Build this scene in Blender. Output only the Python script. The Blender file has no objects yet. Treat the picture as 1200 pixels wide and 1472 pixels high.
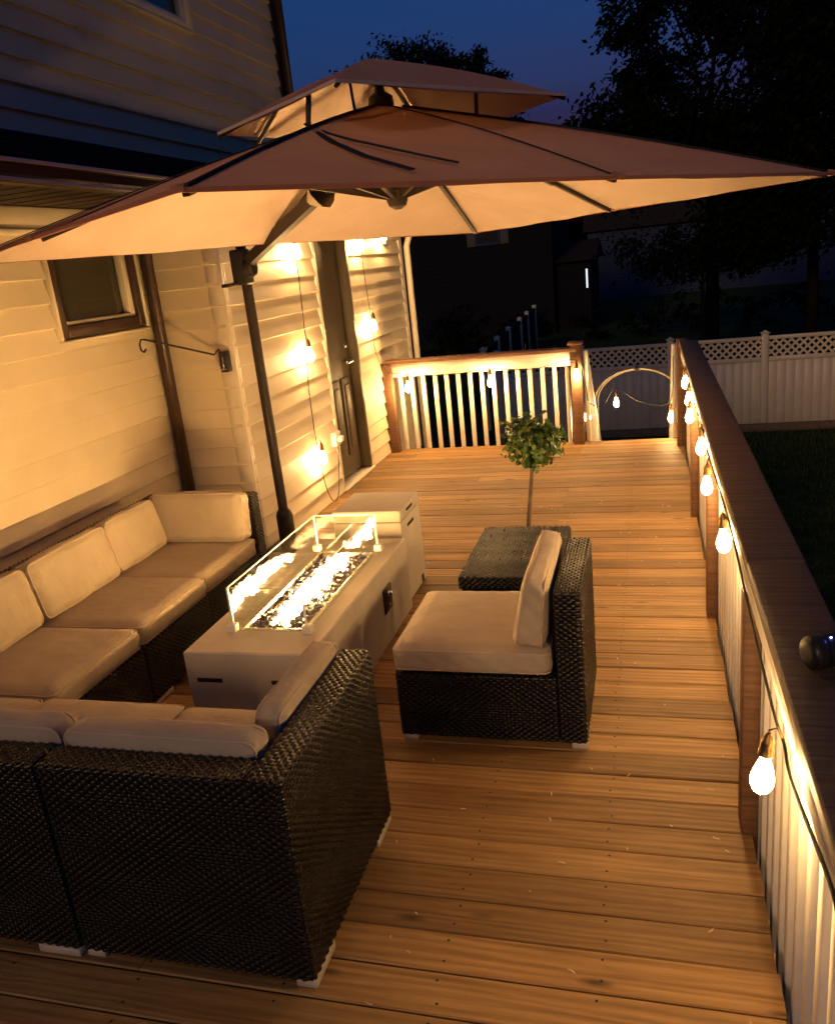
import bpy, bmesh, math, random
from mathutils import Vector, Matrix, noise
R = math.radians
rnd = random.Random(7)

# ---------------------------------------------------------------- camera
sc = bpy.context.scene
COL = sc.collection
CAMH = 1.8
cam = bpy.data.cameras.new('camera')
co = bpy.data.objects.new('camera', cam); COL.objects.link(co)
# world axes seen in the (x right, y down, z forward) camera frame, from the vanishing points
RW = ((0.96169211, 0.25465435, -0.10148624), (-0.01889122, -0.30776525, -0.95127476), (-0.27348019, 0.91675063, -0.29116468))
cx_, cy_, cz_ = Vector(RW[0]), -Vector(RW[1]), -Vector(RW[2])
M = Matrix((cx_, cy_, cz_)).transposed()
co.matrix_world = Matrix.Translation((0, 0, CAMH)) @ M.to_4x4()
FPX, PY = 1186.9, 739.1
cam.sensor_fit = 'HORIZONTAL'; cam.sensor_width = 36.0
cam.lens = FPX / 1200 * 36.0
cam.shift_y = (PY - 736) / 1200
cam.clip_start = 0.05; cam.clip_end = 800
sc.camera = co

# ---------------------------------------------------------------- sky, added warm fill lamp, exposure
w = bpy.data.worlds.new('World'); sc.world = w; w.use_nodes = True
wn = w.node_tree.nodes; wl = w.node_tree.links
bg = wn['Background']
sky = wn.new('ShaderNodeTexSky'); sky.sky_type = 'NISHITA'; sky.sun_disc = False
sky.sun_elevation = R(-1.2); sky.sun_rotation = R(195.5); sky.ozone_density = 6.0; sky.air_density = 1.0; sky.dust_density = 0.3
hs = wn.new('ShaderNodeHueSaturation'); hs.inputs['Saturation'].default_value = 1.03; hs.inputs['Hue'].default_value = 0.478
wl.new(sky.outputs[0], hs.inputs['Color']); wl.new(hs.outputs[0], bg.inputs[0])
bg.inputs[1].default_value = 0.15
fill_sun = bpy.data.lights.new('fill_sun', 'SUN'); fill_sun.energy = 0.15; fill_sun.angle = R(10); fill_sun.color = (1.0, 0.62, 0.30)  # added warm lamp from behind the camera; brightens sofas, canopy and fence
so = bpy.data.objects.new('fill_sun', fill_sun); COL.objects.link(so); so.rotation_euler = Vector((0.25, 0.9, -0.36)).to_track_quat('-Z', 'Y').to_euler(); so.location = (0, -5, 12)
sc.view_settings.view_transform = 'Standard'; sc.view_settings.look = 'None'
sc.view_settings.exposure = 2.1; sc.view_settings.gamma = 1.0
sc.cycles.max_bounces = 8; sc.cycles.diffuse_bounces = 4; sc.cycles.transparent_max_bounces = 24
sc.cycles.sample_clamp_indirect = 4.0; sc.cycles.caustics_reflective = False; sc.cycles.caustics_refractive = False

BULB_E = 98.0
FLAME_E = 150.0

# ---------------------------------------------------------------- materials
def mat(name):
    m = bpy.data.materials.new(name); m.use_nodes = True
    nt = m.node_tree
    return m, nt, nt.nodes['Principled BSDF']
def N(nt, t, **k):
    n = nt.nodes.new(t)
    for a, b in k.items(): setattr(n, a, b)
    return n
def setin(n, **k):
    for a, b in k.items(): n.inputs[a.replace('_', ' ')].default_value = b
def ramp(nt, fac, stops):
    r = N(nt, 'ShaderNodeValToRGB'); e = r.color_ramp.elements
    while len(e) < len(stops): e.new(0.5)
    for el, (p, c) in zip(e, stops): el.position = p; el.color = (*c, 1)
    nt.links.new(fac, r.inputs[0]); return r.outputs[0]
def mixc(nt, fac, a, b, blend='MIX'):
    m = N(nt, 'ShaderNodeMix', data_type='RGBA', blend_type=blend)
    for s, v in ((0, fac), (6, a), (7, b)):
        if hasattr(v, 'links') or hasattr(v, 'is_linked'): nt.links.new(v, m.inputs[s])
        else: m.inputs[s].default_value = v if s == 0 else (*v, 1)
    return m.outputs[2]
def math_(nt, op, a, b=None, c=None):
    m = N(nt, 'ShaderNodeMath', operation=op)
    for i, v in enumerate((a, b, c)):
        if v is None: continue
        if hasattr(v, 'is_linked'): nt.links.new(v, m.inputs[i])
        else: m.inputs[i].default_value = v
    return m.outputs[0]
def bump(nt, p, h, strength=0.5, dist=0.01):
    b = N(nt, 'ShaderNodeBump'); setin(b, Strength=strength, Distance=dist)
    nt.links.new(h, b.inputs['Height']); nt.links.new(b.outputs[0], p.inputs['Normal'])
def uvmap(nt, scale=(1, 1, 1), obj=False):
    t = N(nt, 'ShaderNodeTexCoord'); mp = N(nt, 'ShaderNodeMapping')
    mp.inputs['Scale'].default_value = scale
    nt.links.new(t.outputs['Object' if obj else 'UV'], mp.inputs[0]); return mp.outputs[0]
def noise_(nt, vec, scale, detail=4, rough=0.55):
    n = N(nt, 'ShaderNodeTexNoise'); setin(n, Scale=scale, Detail=detail, Roughness=rough)
    nt.links.new(vec, n.inputs['Vector']); return n.outputs['Fac']
def island(nt):
    return N(nt, 'ShaderNodeNewGeometry').outputs['Random Per Island']

def m_plain(name, col, rough=0.6, var=0.15, scale=12, bmp=0.1, metal=0.0, spec=0.5, coat=0.0):
    m, nt, p = mat(name); v = uvmap(nt, obj=True)
    f = noise_(nt, v, scale)
    a = tuple(c * (1 - var) for c in col); b = tuple(min(1, c * (1 + var)) for c in col)
    nt.links.new(ramp(nt, f, [(0.3, a), (0.7, b)]), p.inputs['Base Color'])
    rr = math_(nt, 'MULTIPLY_ADD', f, 0.2, rough - 0.1); nt.links.new(rr, p.inputs['Roughness'])
    setin(p, Metallic=metal); p.inputs['Specular IOR Level'].default_value = spec
    p.inputs['Coat Weight'].default_value = coat
    if bmp: bump(nt, p, noise_(nt, v, scale * 6), bmp, 0.004)
    return m

def m_wood(name, dark, light, grain=1.0, rough=0.65):
    m, nt, p = mat(name)
    isl = island(nt)
    comb = N(nt, 'ShaderNodeCombineXYZ'); nt.links.new(math_(nt, 'MULTIPLY', isl, 37.0), comb.inputs[0]); nt.links.new(math_(nt, 'MULTIPLY', isl, 91.0), comb.inputs[1])
    t = N(nt, 'ShaderNodeTexCoord'); add = N(nt, 'ShaderNodeVectorMath', operation='ADD')
    nt.links.new(t.outputs['UV'], add.inputs[0]); nt.links.new(comb.outputs[0], add.inputs[1])
    mp = N(nt, 'ShaderNodeMapping'); mp.inputs['Scale'].default_value = (0.9, 16, 1); nt.links.new(add.outputs[0], mp.inputs[0])
    fib = noise_(nt, mp.outputs[0], 2.2 * grain, 7, 0.62)
    mp2 = N(nt, 'ShaderNodeMapping'); mp2.inputs['Scale'].default_value = (0.5, 5, 1); nt.links.new(add.outputs[0], mp2.inputs[0])
    wv = N(nt, 'ShaderNodeTexWave', wave_type='BANDS', bands_direction='Y'); setin(wv, Scale=2.2 * grain, Distortion=9.0, Detail=3.0, Detail_Scale=1.2)
    nt.links.new(mp2.outputs[0], wv.inputs['Vector'])
    f = math_(nt, 'ADD', math_(nt, 'MULTIPLY', fib, 0.86), math_(nt, 'MULTIPLY', wv.outputs['Fac'], 0.14))
    c = ramp(nt, f, [(0.28, dark), (0.72, light)])
    tone = ramp(nt, isl, [(0.0, (0.62, 0.58, 0.54)), (0.5, (0.95, 0.95, 0.93)), (1.0, (1.22, 1.17, 1.10))])
    c = mixc(nt, 1.0, c, tone, 'MULTIPLY')
    # knots
    mp3 = N(nt, 'ShaderNodeMapping'); mp3.inputs['Scale'].default_value = (2.2, 7.5, 1); nt.links.new(add.outputs[0], mp3.inputs[0])
    vo = N(nt, 'ShaderNodeTexVoronoi'); setin(vo, Scale=1.0); nt.links.new(mp3.outputs[0], vo.inputs['Vector'])
    k = ramp(nt, vo.outputs['Distance'], [(0.03, (0.25, 0.2, 0.17)), (0.13, (1, 1, 1))])
    c = mixc(nt, 1.0, c, k, 'MULTIPLY')
    # blotchy weathering
    bl = noise_(nt, uvmap(nt, obj=True), 1.7, 5)
    c = mixc(nt, 1.0, c, ramp(nt, bl, [(0.3, (0.80, 0.78, 0.76)), (0.7, (1.1, 1.1, 1.1))]), 'MULTIPLY')
    nt.links.new(c, p.inputs['Base Color'])
    nt.links.new(math_(nt, 'MULTIPLY_ADD', f, -0.25, rough + 0.12), p.inputs['Roughness'])
    p.inputs['Specular IOR Level'].default_value = 0.35
    bump(nt, p, f, 0.55, 0.006)
    return m

def m_wicker(name):
    m, nt, p = mat(name)
    t = N(nt, 'ShaderNodeTexCoord'); s = N(nt, 'ShaderNodeSeparateXYZ'); nt.links.new(t.outputs['UV'], s.inputs[0])
    v = math_(nt, 'DIVIDE', s.outputs[1], 0.0115)
    row = math_(nt, 'FLOOR', v)
    par = math_(nt, 'MODULO', math_(nt, 'ABSOLUTE', row), 2.0)
    wob = noise_(nt, t.outputs['UV'], 14, 2)
    u = math_(nt, 'ADD', math_(nt, 'DIVIDE', s.outputs[0], 0.031), math_(nt, 'MULTIPLY_ADD', par, 0.5, math_(nt, 'MULTIPLY', wob, 0.35)))
    uf = math_(nt, 'FRACT', u); vf = math_(nt, 'FRACT', v)
    hu = math_(nt, 'SINE', math_(nt, 'MULTIPLY', uf, math.pi)); hv = math_(nt, 'SINE', math_(nt, 'MULTIPLY', vf, math.pi))
    h = math_(nt, 'MULTIPLY', math_(nt, 'POWER', hu, 0.7), math_(nt, 'POWER', hv, 0.45))
    c = ramp(nt, h, [(0.15, (0.002, 0.0015, 0.001)), (0.6, (0.007, 0.0055, 0.0045))])
    n2 = noise_(nt, t.outputs['UV'], 60, 3)
    c = mixc(nt, 1.0, c, ramp(nt, n2, [(0.3, (0.75, 0.75, 0.75)), (0.7, (1.25, 1.2, 1.15))]), 'MULTIPLY')
    nt.links.new(c, p.inputs['Base Color'])
    setin(p, Roughness=0.32); p.inputs['Specular IOR Level'].default_value = 0.38
    bump(nt, p, h, 1.0, 0.013)
    return m

def m_fabric(name, col, trans=0.0, scale=900, wr=0.35):
    m, nt, p = mat(name); v = uvmap(nt, obj=True)
    wv = noise_(nt, v, scale, 2); big = noise_(nt, v, 5, 4)
    a = tuple(c * 0.86 for c in col); b = tuple(c * 1.1 for c in col)
    c = ramp(nt, big, [(0.3, a), (0.7, b)])
    c = mixc(nt, 0.35, c, ramp(nt, wv, [(0.3, a), (0.7, b)]), 'MIX')
    nt.links.new(c, p.inputs['Base Color']); setin(p, Roughness=0.9)
    p.inputs['Specular IOR Level'].default_value = 0.15; p.inputs['Sheen Weight'].default_value = 0.15
    h = math_(nt, 'ADD', math_(nt, 'MULTIPLY', noise_(nt, v, 7, 4, 0.5), 1.0), math_(nt, 'MULTIPLY', wv, 0.06))
    bump(nt, p, h, wr, 0.03)
    if trans:
        tb = N(nt, 'ShaderNodeBsdfTranslucent'); nt.links.new(c, tb.inputs[0])
        mx = N(nt, 'ShaderNodeMixShader'); mx.inputs[0].default_value = trans
        out = nt.nodes['Material Output']
        nt.links.new(p.outputs[0], mx.inputs[1]); nt.links.new(tb.outputs[0], mx.inputs[2]); nt.links.new(mx.outputs[0], out.inputs[0])
    return m

def m_emit(name, col, e, rimfall=False):
    m, nt, p = mat(name)
    em = N(nt, 'ShaderNodeEmission'); em.inputs[0].default_value = (*col, 1); em.inputs[1].default_value = e
    nt.links.new(em.outputs[0], nt.nodes['Material Output'].inputs[0])
    return m

def m_glass(name, tint=(0.96, 0.98, 0.95), refl=1.0):
    m, nt, p = mat(name)
    tr = N(nt, 'ShaderNodeBsdfTransparent'); tr.inputs[0].default_value = (*tint, 1)
    gl = N(nt, 'ShaderNodeBsdfGlossy'); gl.inputs['Roughness'].default_value = 0.015
    fr = N(nt, 'ShaderNodeFresnel'); fr.inputs[0].default_value = 1.52
    geo = N(nt, 'ShaderNodeNewGeometry')
    # fresnel for a thin pane: same from both sides
    lw = N(nt, 'ShaderNodeLayerWeight'); lw.inputs[0].default_value = 0.30
    f = math_(nt, 'MULTIPLY_ADD', math_(nt, 'POWER', lw.outputs['Facing'], 3.0), 0.8 * refl, 0.07 * refl)
    mx = N(nt, 'ShaderNodeMixShader'); nt.links.new(f, mx.inputs[0])
    nt.links.new(tr.outputs[0], mx.inputs[1]); nt.links.new(gl.outputs[0], mx.inputs[2])
    nt.links.new(mx.outputs[0], nt.nodes['Material Output'].inputs[0])
    return m

def m_leaf(name, cols, rough=0.45, trans=0.25):
    m, nt, p = mat(name); isl = island(nt)
    n = len(cols); c = ramp(nt, isl, [(i / max(1, n - 1), cc) for i, cc in enumerate(cols)])
    nt.links.new(c, p.inputs['Base Color']); setin(p, Roughness=rough)
    tb = N(nt, 'ShaderNodeBsdfTranslucent'); nt.links.new(c, tb.inputs[0])
    mx = N(nt, 'ShaderNodeMixShader'); mx.inputs[0].default_value = trans
    nt.links.new(p.outputs[0], mx.inputs[1]); nt.links.new(tb.outputs[0], mx.inputs[2]); nt.links.new(mx.outputs[0], nt.nodes['Material Output'].inputs[0])
    return m

def m_siding(name, col):
    m, nt, p = mat(name); isl = island(nt)
    v = uvmap(nt, (1.2, 22, 1)); g = noise_(nt, v, 3.0, 5)
    v2 = uvmap(nt, obj=True); st = noise_(nt, v2, 2.0, 5)
    c = ramp(nt, st, [(0.3, tuple(x * 0.9 for x in col)), (0.7, tuple(x * 1.05 for x in col))])
    c = mixc(nt, 1.0, c, ramp(nt, isl, [(0, (0.94, 0.94, 0.93)), (1, (1.03, 1.03, 1.03))]), 'MULTIPLY')
    nt.links.new(c, p.inputs['Base Color']); setin(p, Roughness=0.55); p.inputs['Specular IOR Level'].default_value = 0.3
    bump(nt, p, g, 0.18, 0.003)
    return m

def m_concrete(name, col):
    m, nt, p = mat(name); v = uvmap(nt, obj=True)
    a = noise_(nt, v, 3.5, 8, 0.65); b = noise_(nt, v, 70, 3)
    c = ramp(nt, a, [(0.28, tuple(x * 0.82 for x in col)), (0.72, tuple(x * 1.1 for x in col))])
    vo = N(nt, 'ShaderNodeTexVoronoi'); setin(vo, Scale=55.0); nt.links.new(v, vo.inputs['Vector'])
    pits = ramp(nt, vo.outputs['Distance'], [(0.03, (0.6, 0.58, 0.55)), (0.10, (1, 1, 1))])
    c = mixc(nt, 0.6, c, mixc(nt, 1.0, c, pits, 'MULTIPLY'))
    nt.links.new(c, p.inputs['Base Color']); setin(p, Roughness=0.7)
    bump(nt, p, math_(nt, 'ADD', a, math_(nt, 'MULTIPLY', b, 0.25)), 0.25, 0.004)
    return m

def m_stones(name):
    m, nt, p = mat(name); isl = island(nt)
    c = ramp(nt, isl, [(0.0, (0.008, 0.010, 0.04)), (0.4, (0.05, 0.055, 0.12)), (0.75, (0.22, 0.22, 0.26)), (1.0, (0.6, 0.59, 0.57))])
    nt.links.new(c, p.inputs['Base Color']); setin(p, Roughness=0.06); p.inputs['Specular IOR Level'].default_value = 0.9
    return m

MT = {
 'deck': m_wood('deck_boards', (0.17, 0.095, 0.034), (0.40, 0.242, 0.098)),
 'stain': m_wood('stained_wood', (0.115, 0.058, 0.031), (0.21, 0.110, 0.060), 1.2),
 'cap': m_wood('rail_cap_wood', (0.085, 0.056, 0.036), (0.17, 0.115, 0.075), 1.2),
 'white': m_plain('white_paint', (0.74, 0.70, 0.62), 0.5, 0.06, 9, 0.08),
 'siding': m_siding('cream_siding', (0.70, 0.60, 0.44)),
 'trim': m_plain('cream_trim', (0.74, 0.66, 0.52), 0.5, 0.05, 6, 0.05),
 'brown': m_plain('brown_trim', (0.055, 0.028, 0.018), 0.4, 0.15, 10, 0.05),
 'shingle': m_plain('roof_shingle', (0.030, 0.022, 0.018), 0.9, 0.5, 30, 0.6),
 'soffit': m_plain('soffit_brown', (0.028, 0.016, 0.010), 0.6, 0.15, 8, 0.05),
 'doorpaint': m_plain('door_paint', (0.095, 0.072, 0.042), 0.55, 0.12, 8, 0.05, spec=0.3),
 'metal': m_plain('brushed_metal', (0.62, 0.60, 0.56), 0.28, 0.08, 20, 0.02, metal=1.0),
 'brass': m_plain('aged_brass', (0.30, 0.20, 0.09), 0.38, 0.2, 20, 0.05, metal=1.0),
 'black': m_plain('black_plastic', (0.015, 0.013, 0.012), 0.42, 0.2, 20, 0.05),
 'bronze': m_plain('bronze_metal', (0.034, 0.024, 0.018), 0.5, 0.12, 14, 0.03, spec=0.3),
 'wicker': m_wicker('dark_wicker'),
 'strand': m_plain('resin_strand', (0.0085, 0.0068, 0.0055), 0.30, 0.25, 40, 0.03, spec=0.45),
 'cushion': m_fabric('beige_cushion', (0.42, 0.35, 0.265), 0, 900, 0.6),
 'piping': m_fabric('cushion_piping', (0.50, 0.40, 0.29), 0, 600, 0.05),
 'canopy_piece': m_fabric('canopy_fabric', (0.42, 0.17, 0.105), 0.04, 700, 0.10),
 'strap': m_plain('dark_strap', (0.02, 0.014, 0.012), 0.8, 0.2, 30, 0.1),
 'concrete': m_concrete('grey_concrete', (0.54, 0.49, 0.41)),
 'dark': m_plain('dark_recess', (0.008, 0.007, 0.006), 0.8, 0.2, 10, 0),
 'footblock': m_plain('grey_foot', (0.45, 0.40, 0.33), 0.5, 0.1, 15, 0.03),
 'glass': m_glass('clear_glass'),
 'gedge': m_emit('x', (1, 1, 1), 0),
 'wglass': m_plain('window_glass', (0.022, 0.020, 0.014), 0.12, 0.35, 3, 0.0, spec=0.8),
 'stones': m_stones('fire_glass'),
 'bulb': m_emit('bulb_glow', (1.0, 0.585, 0.22), BULB_E),
 'cord': m_plain('cord_black', (0.012, 0.010, 0.009), 0.6, 0.2, 30, 0.0),
 'vinyl': m_plain('vinyl_fence', (0.66, 0.55, 0.40), 0.45, 0.06, 5, 0.03),
 'lawn': m_plain('lawn_soil', (0.030, 0.042, 0.012), 0.95, 0.5, 4, 0.6),
 'leaf': m_leaf('topiary_leaf', [(0.02, 0.055, 0.008), (0.045, 0.11, 0.015), (0.10, 0.17, 0.03), (0.03, 0.07, 0.012), (0.16, 0.20, 0.05)], 0.35),
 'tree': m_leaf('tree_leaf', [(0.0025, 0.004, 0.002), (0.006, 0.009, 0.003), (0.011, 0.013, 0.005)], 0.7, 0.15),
 'grass': m_leaf('grass_blade', [(0.02, 0.045, 0.008), (0.05, 0.09, 0.016), (0.09, 0.11, 0.03)], 0.6, 0.2),
 'bark': m_plain('bark', (0.12, 0.085, 0.055), 0.9, 0.4, 25, 0.7),
 'darkbark': m_plain('dark_bark', (0.010, 0.008, 0.006), 0.9, 0.4, 12, 0.6),
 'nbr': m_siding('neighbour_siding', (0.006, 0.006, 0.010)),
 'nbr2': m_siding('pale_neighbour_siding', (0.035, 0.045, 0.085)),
 'litter': m_plain('wood_chip', (0.62, 0.52, 0.36), 0.7, 0.2, 30, 0.1),
 'pot': m_plain('terracotta_pot', (0.05, 0.04, 0.035), 0.6, 0.2, 12, 0.1),
 'led': m_emit('blue_led', (0.15, 0.2, 1.0), 18),
 'lit': m_emit('lit_window', (0.75, 0.9, 1.0), 0.28),
 'soil': m_plain('path_gravel', (0.10, 0.075, 0.05), 0.95, 0.4, 20, 0.5),
 'arch': m_plain('pale_tubing', (0.50, 0.44, 0.30), 0.4, 0.1, 12, 0.02),
 'brick': m_plain('edging_brick', (0.16, 0.10, 0.065), 0.9, 0.3, 15, 0.3),
}
def m_canopy():
    m = m_fabric('canopy_cloth', (0.5, 0.5, 0.5), 0.06, 700, 0.35); nt = m.node_tree
    out = nt.nodes['Material Output']; mx = out.inputs[0].links[0].from_node; tb = mx.inputs[2].links[0].from_node; p = nt.nodes['Principled BSDF']
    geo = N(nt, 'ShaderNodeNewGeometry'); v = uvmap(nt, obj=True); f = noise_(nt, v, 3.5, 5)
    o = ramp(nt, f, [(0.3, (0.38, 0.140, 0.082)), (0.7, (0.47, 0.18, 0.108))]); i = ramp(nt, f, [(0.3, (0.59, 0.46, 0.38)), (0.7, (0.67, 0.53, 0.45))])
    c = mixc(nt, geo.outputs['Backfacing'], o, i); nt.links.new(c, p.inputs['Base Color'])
    tb.inputs[0].default_value = (0.55, 0.30, 0.18, 1)
    for l in list(tb.inputs[0].links): nt.links.remove(l)
    return m
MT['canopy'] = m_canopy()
# the cut edge of the guard glass: pale green-white, catches the fire
MT['gedge'] = m_plain('glass_edge', (0.80, 0.86, 0.78), 0.25, 0.02, 5, 0, spec=0.6)
# flames: brightest in the core, thinning towards the tip
def m_flame():
    m, nt, p = mat('flame')
    t = N(nt, 'ShaderNodeTexCoord'); s = N(nt, 'ShaderNodeSeparateXYZ'); nt.links.new(t.outputs['UV'], s.inputs[0])
    em = N(nt, 'ShaderNodeEmission')
    c = ramp(nt, s.outputs[1], [(0.0, (1.0, 0.63, 0.26)), (0.5, (1.0, 0.59, 0.22)), (1.0, (1.0, 0.45, 0.12))])
    nt.links.new(c, em.inputs[0])
    st = ramp(nt, s.outputs[1], [(0.0, (1, 1, 1)), (0.55, (0.8, 0.8, 0.8)), (1.0, (0.15, 0.15, 0.15))])
    nt.links.new(math_(nt, 'MULTIPLY', st, FLAME_E), em.inputs[1])
    tr = N(nt, 'ShaderNodeBsdfTransparent'); mx = N(nt, 'ShaderNodeMixShader')
    lw = N(nt, 'ShaderNodeLayerWeight'); lw.inputs[0].default_value = 0.5
    al = math_(nt, 'MULTIPLY', math_(nt, 'SUBTRACT', 1.0, math_(nt, 'POWER', lw.outputs['Facing'], 4.0)), ramp(nt, s.outputs[1], [(0.4, (1, 1, 1)), (1.0, (0.25, 0.25, 0.25))]))
    nt.links.new(al, mx.inputs[0]); nt.links.new(tr.outputs[0], mx.inputs[1]); nt.links.new(em.outputs[0], mx.inputs[2])
    nt.links.new(mx.outputs[0], nt.nodes['Material Output'].inputs[0])
    return m
MT['flame'] = m_flame()
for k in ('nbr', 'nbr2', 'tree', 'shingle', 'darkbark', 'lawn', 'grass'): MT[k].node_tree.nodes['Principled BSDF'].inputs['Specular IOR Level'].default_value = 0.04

# ---------------------------------------------------------------- mesh helpers
class MB:
    def __init__(s): s.v = []; s.f = []; s.sm = []; s.mi = []; s.uv = []
    def face(s, pts, smooth=False, mi=0, uv=None):
        i = len(s.v); s.v += [Vector(p) for p in pts]; s.f.append(list(range(i, i + len(pts)))); s.sm.append(smooth); s.mi.append(mi); s.uv.append(uv)
    def add(s, vs, fs, smooth=False, mi=0):
        i = len(s.v); s.v += [Vector(p) for p in vs]
        for f in fs: s.f.append([i + k for k in f]); s.sm.append(smooth); s.mi.append(mi); s.uv.append(None)
    def box(s, x0, x1, y0, y1, z0, z1, mi=0, T=None):
        vs = [Vector((x, y, z)) for z in (z0, z1) for y in (y0, y1) for x in (x0, x1)]
        if T is not None: vs = [T @ q for q in vs]
        s.add(vs, [(0, 2, 3, 1), (4, 5, 7, 6), (0, 1, 5, 4), (2, 6, 7, 3), (0, 4, 6, 2), (1, 3, 7, 5)], False, mi)
    def bbox(s, x0, x1, y0, y1, z0, z1, r=0.01, seg=2, mi=0, T=None, smooth=True):
        bm = bmesh.new(); bmesh.ops.create_cube(bm, size=1)
        for q in bm.verts: q.co = Vector((x0 + (q.co.x + .5) * (x1 - x0), y0 + (q.co.y + .5) * (y1 - y0), z0 + (q.co.z + .5) * (z1 - z0)))
        bmesh.ops.bevel(bm, geom=bm.edges[:], offset=r, segments=seg, affect='EDGES', profile=0.5)
        bm.verts.index_update()
        vs = [q.co.copy() for q in bm.verts]
        if T is not None: vs = [T @ q for q in vs]
        s.add(vs, [[q.index for q in f.verts] for f in bm.faces], smooth, mi); bm.free()
    def tube(s, pts, r, n=8, mi=0, closed=False, caps=True, smooth=True):
        pts = [Vector(p) for p in pts]; k = len(pts)
        rs = r if isinstance(r, (list, tuple)) else [r] * k
        rings = []; up = None
        for i, p in enumerate(pts):
            a = pts[(i - 1) % k] if (closed or i > 0) else p; b = pts[(i + 1) % k] if (closed or i < k - 1) else p
            d = (b - a).normalized()
            if up is None:
                up = d.orthogonal().normalized()
            up = (up - d * up.dot(d));
            up = up.normalized() if up.length > 1e-6 else d.orthogonal().normalized()
            q = d.cross(up)
            rings.append([p + rs[i] * (math.cos(2 * math.pi * j / n) * up + math.sin(2 * math.pi * j / n) * q) for j in range(n)])
        vs = [q for rg in rings for q in rg]; fs = []
        for i in range(k if closed else k - 1):
            a, b = i * n, ((i + 1) % k) * n
            for j in range(n): fs.append((a + j, a + (j + 1) % n, b + (j + 1) % n, b + j))
        if caps and not closed: fs += [tuple(reversed(range(n))), tuple(range((k - 1) * n, k * n))]
        s.add(vs, fs, smooth, mi)
    def bar(s, a, b, w, h, up=(0, 0, 1), mi=0):
        a = Vector(a); b = Vector(b); d = (b - a).normalized(); u = Vector(up); x = d.cross(u).normalized(); u = x.cross(d)
        vs = [p + sx * x * w / 2 + sz * u * h / 2 for p in (a, b) for sx, sz in ((-1, -1), (1, -1), (1, 1), (-1, 1))]
        s.add(vs, [(3, 2, 1, 0), (4, 5, 6, 7), (0, 1, 5, 4), (1, 2, 6, 5), (2, 3, 7, 6), (3, 0, 4, 7)], False, mi)
    def lathe(s, prof, n=16, T=None, mi=0, smooth=True):
        vs = [Vector((r * math.cos(2 * math.pi * j / n), r * math.sin(2 * math.pi * j / n), z)) for r, z in prof for j in range(n)]
        if T is not None: vs = [T @ q for q in vs]
        fs = []
        for i in range(len(prof) - 1):
            for j in range(n): fs.append((i * n + j, i * n + (j + 1) % n, (i + 1) * n + (j + 1) % n, (i + 1) * n + j))
        fs += [tuple(reversed(range(n))), tuple(range((len(prof) - 1) * n, len(prof) * n))]
        s.add(vs, fs, smooth, mi)
    def build(s, name, m, parent=None, loc=None, nouv=False):
        me = bpy.data.meshes.new(name)
        me.from_pydata([tuple(p) for p in s.v], [], s.f)
        for mm in (m if isinstance(m, (list, tuple)) else [m]): me.materials.append(MT[mm])
        me.polygons.foreach_set('use_smooth', s.sm); me.polygons.foreach_set('material_index', s.mi)
        if nouv:
            me.update(); o = bpy.data.objects.new(name, me); COL.objects.link(o)
            if parent is not None: o.parent = parent
            return o
        ul = me.uv_layers.new(name='UVMap')
        for p, uv in zip(me.polygons, s.uv):
            n = p.normal
            for j, li in enumerate(p.loop_indices):
                c = me.vertices[me.loops[li].vertex_index].co
                if uv: ul.data[li].uv = uv[j]
                elif abs(n.z) > 0.71: ul.data[li].uv = (c.x, c.y)
                elif abs(n.x) > abs(n.y): ul.data[li].uv = (c.y, c.z)
                else: ul.data[li].uv = (c.x, c.z)
        me.update()
        o = bpy.data.objects.new(name, me); COL.objects.link(o)
        if parent is not None: o.parent = parent
        if loc is not None: o.location = loc
        return o

def tag(o, label=None, cat=None, group=None, kind=None):
    if label: o['label'] = label
    if cat: o['category'] = cat
    if group: o['group'] = group
    if kind: o['kind'] = kind
    return o
def empty(name, loc, label, cat, group=None, rz=0.0):
    o = bpy.data.objects.new(name, None); COL.objects.link(o); o.location = loc; o.rotation_euler = (0, 0, rz)
    o.empty_display_size = 0.1
    return tag(o, label, cat, group)
def copy_tree(o, parent=None):
    c = o.copy(); COL.objects.link(c); c.parent = parent
    for ch in list(o.children): copy_tree(ch, c)
    return c
def sharp(o, ang=35):
    o.data.set_sharp_from_angle(angle=R(ang)); return o

# ================================================================ THE SETTING
GZ = -2.1
b = MB()
nx, ny = 60, 60
gv = []; gf = []
for j in range(ny + 1):
    for i in range(nx + 1):
        x = -160 + 320 * i / nx; y = -20 + 300 * j / ny
        gv.append((x, y, GZ + 0.02 * noise.noise(Vector((x * .3, y * .3, 0)))))
for j in range(ny):
    for i in range(nx): a = j * (nx + 1) + i; gf.append((a, a + 1, a + nx + 2, a + nx + 1))
b.add(gv, gf, True); tag(b.build('lawn', 'lawn'), 'dark evening lawn around the raised deck', 'lawn', kind='structure')

# grass blades on the near lawn
b = MB()
for k in range(26000):
    y = rnd.uniform(1.5, 17.2); x = rnd.uniform(0.5, 1.2 + y * 0.33)
    h = rnd.uniform(0.04, 0.10); a = rnd.uniform(0, 6.28); wd = rnd.uniform(0.006, 0.014)
    dx, dy = math.cos(a) * wd, math.sin(a) * wd; lx, ly = rnd.gauss(0, .03), rnd.gauss(0, .03)
    b.face([(x - dx, y - dy, GZ - 0.03), (x + dx, y + dy, GZ - 0.03), (x + lx, y + ly, GZ + h)])
tag(b.build('grass', 'grass'), 'short mown grass beside the deck', 'grass', kind='stuff')
b = MB(); b.bbox(-1.6, 0.5, 10.6, 16.9, GZ - .05, GZ + 0.04, 0.02)
tag(b.build('garden_path', 'soil'), 'dark gravel path at the foot of the deck stairs', 'path', kind='structure')

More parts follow.
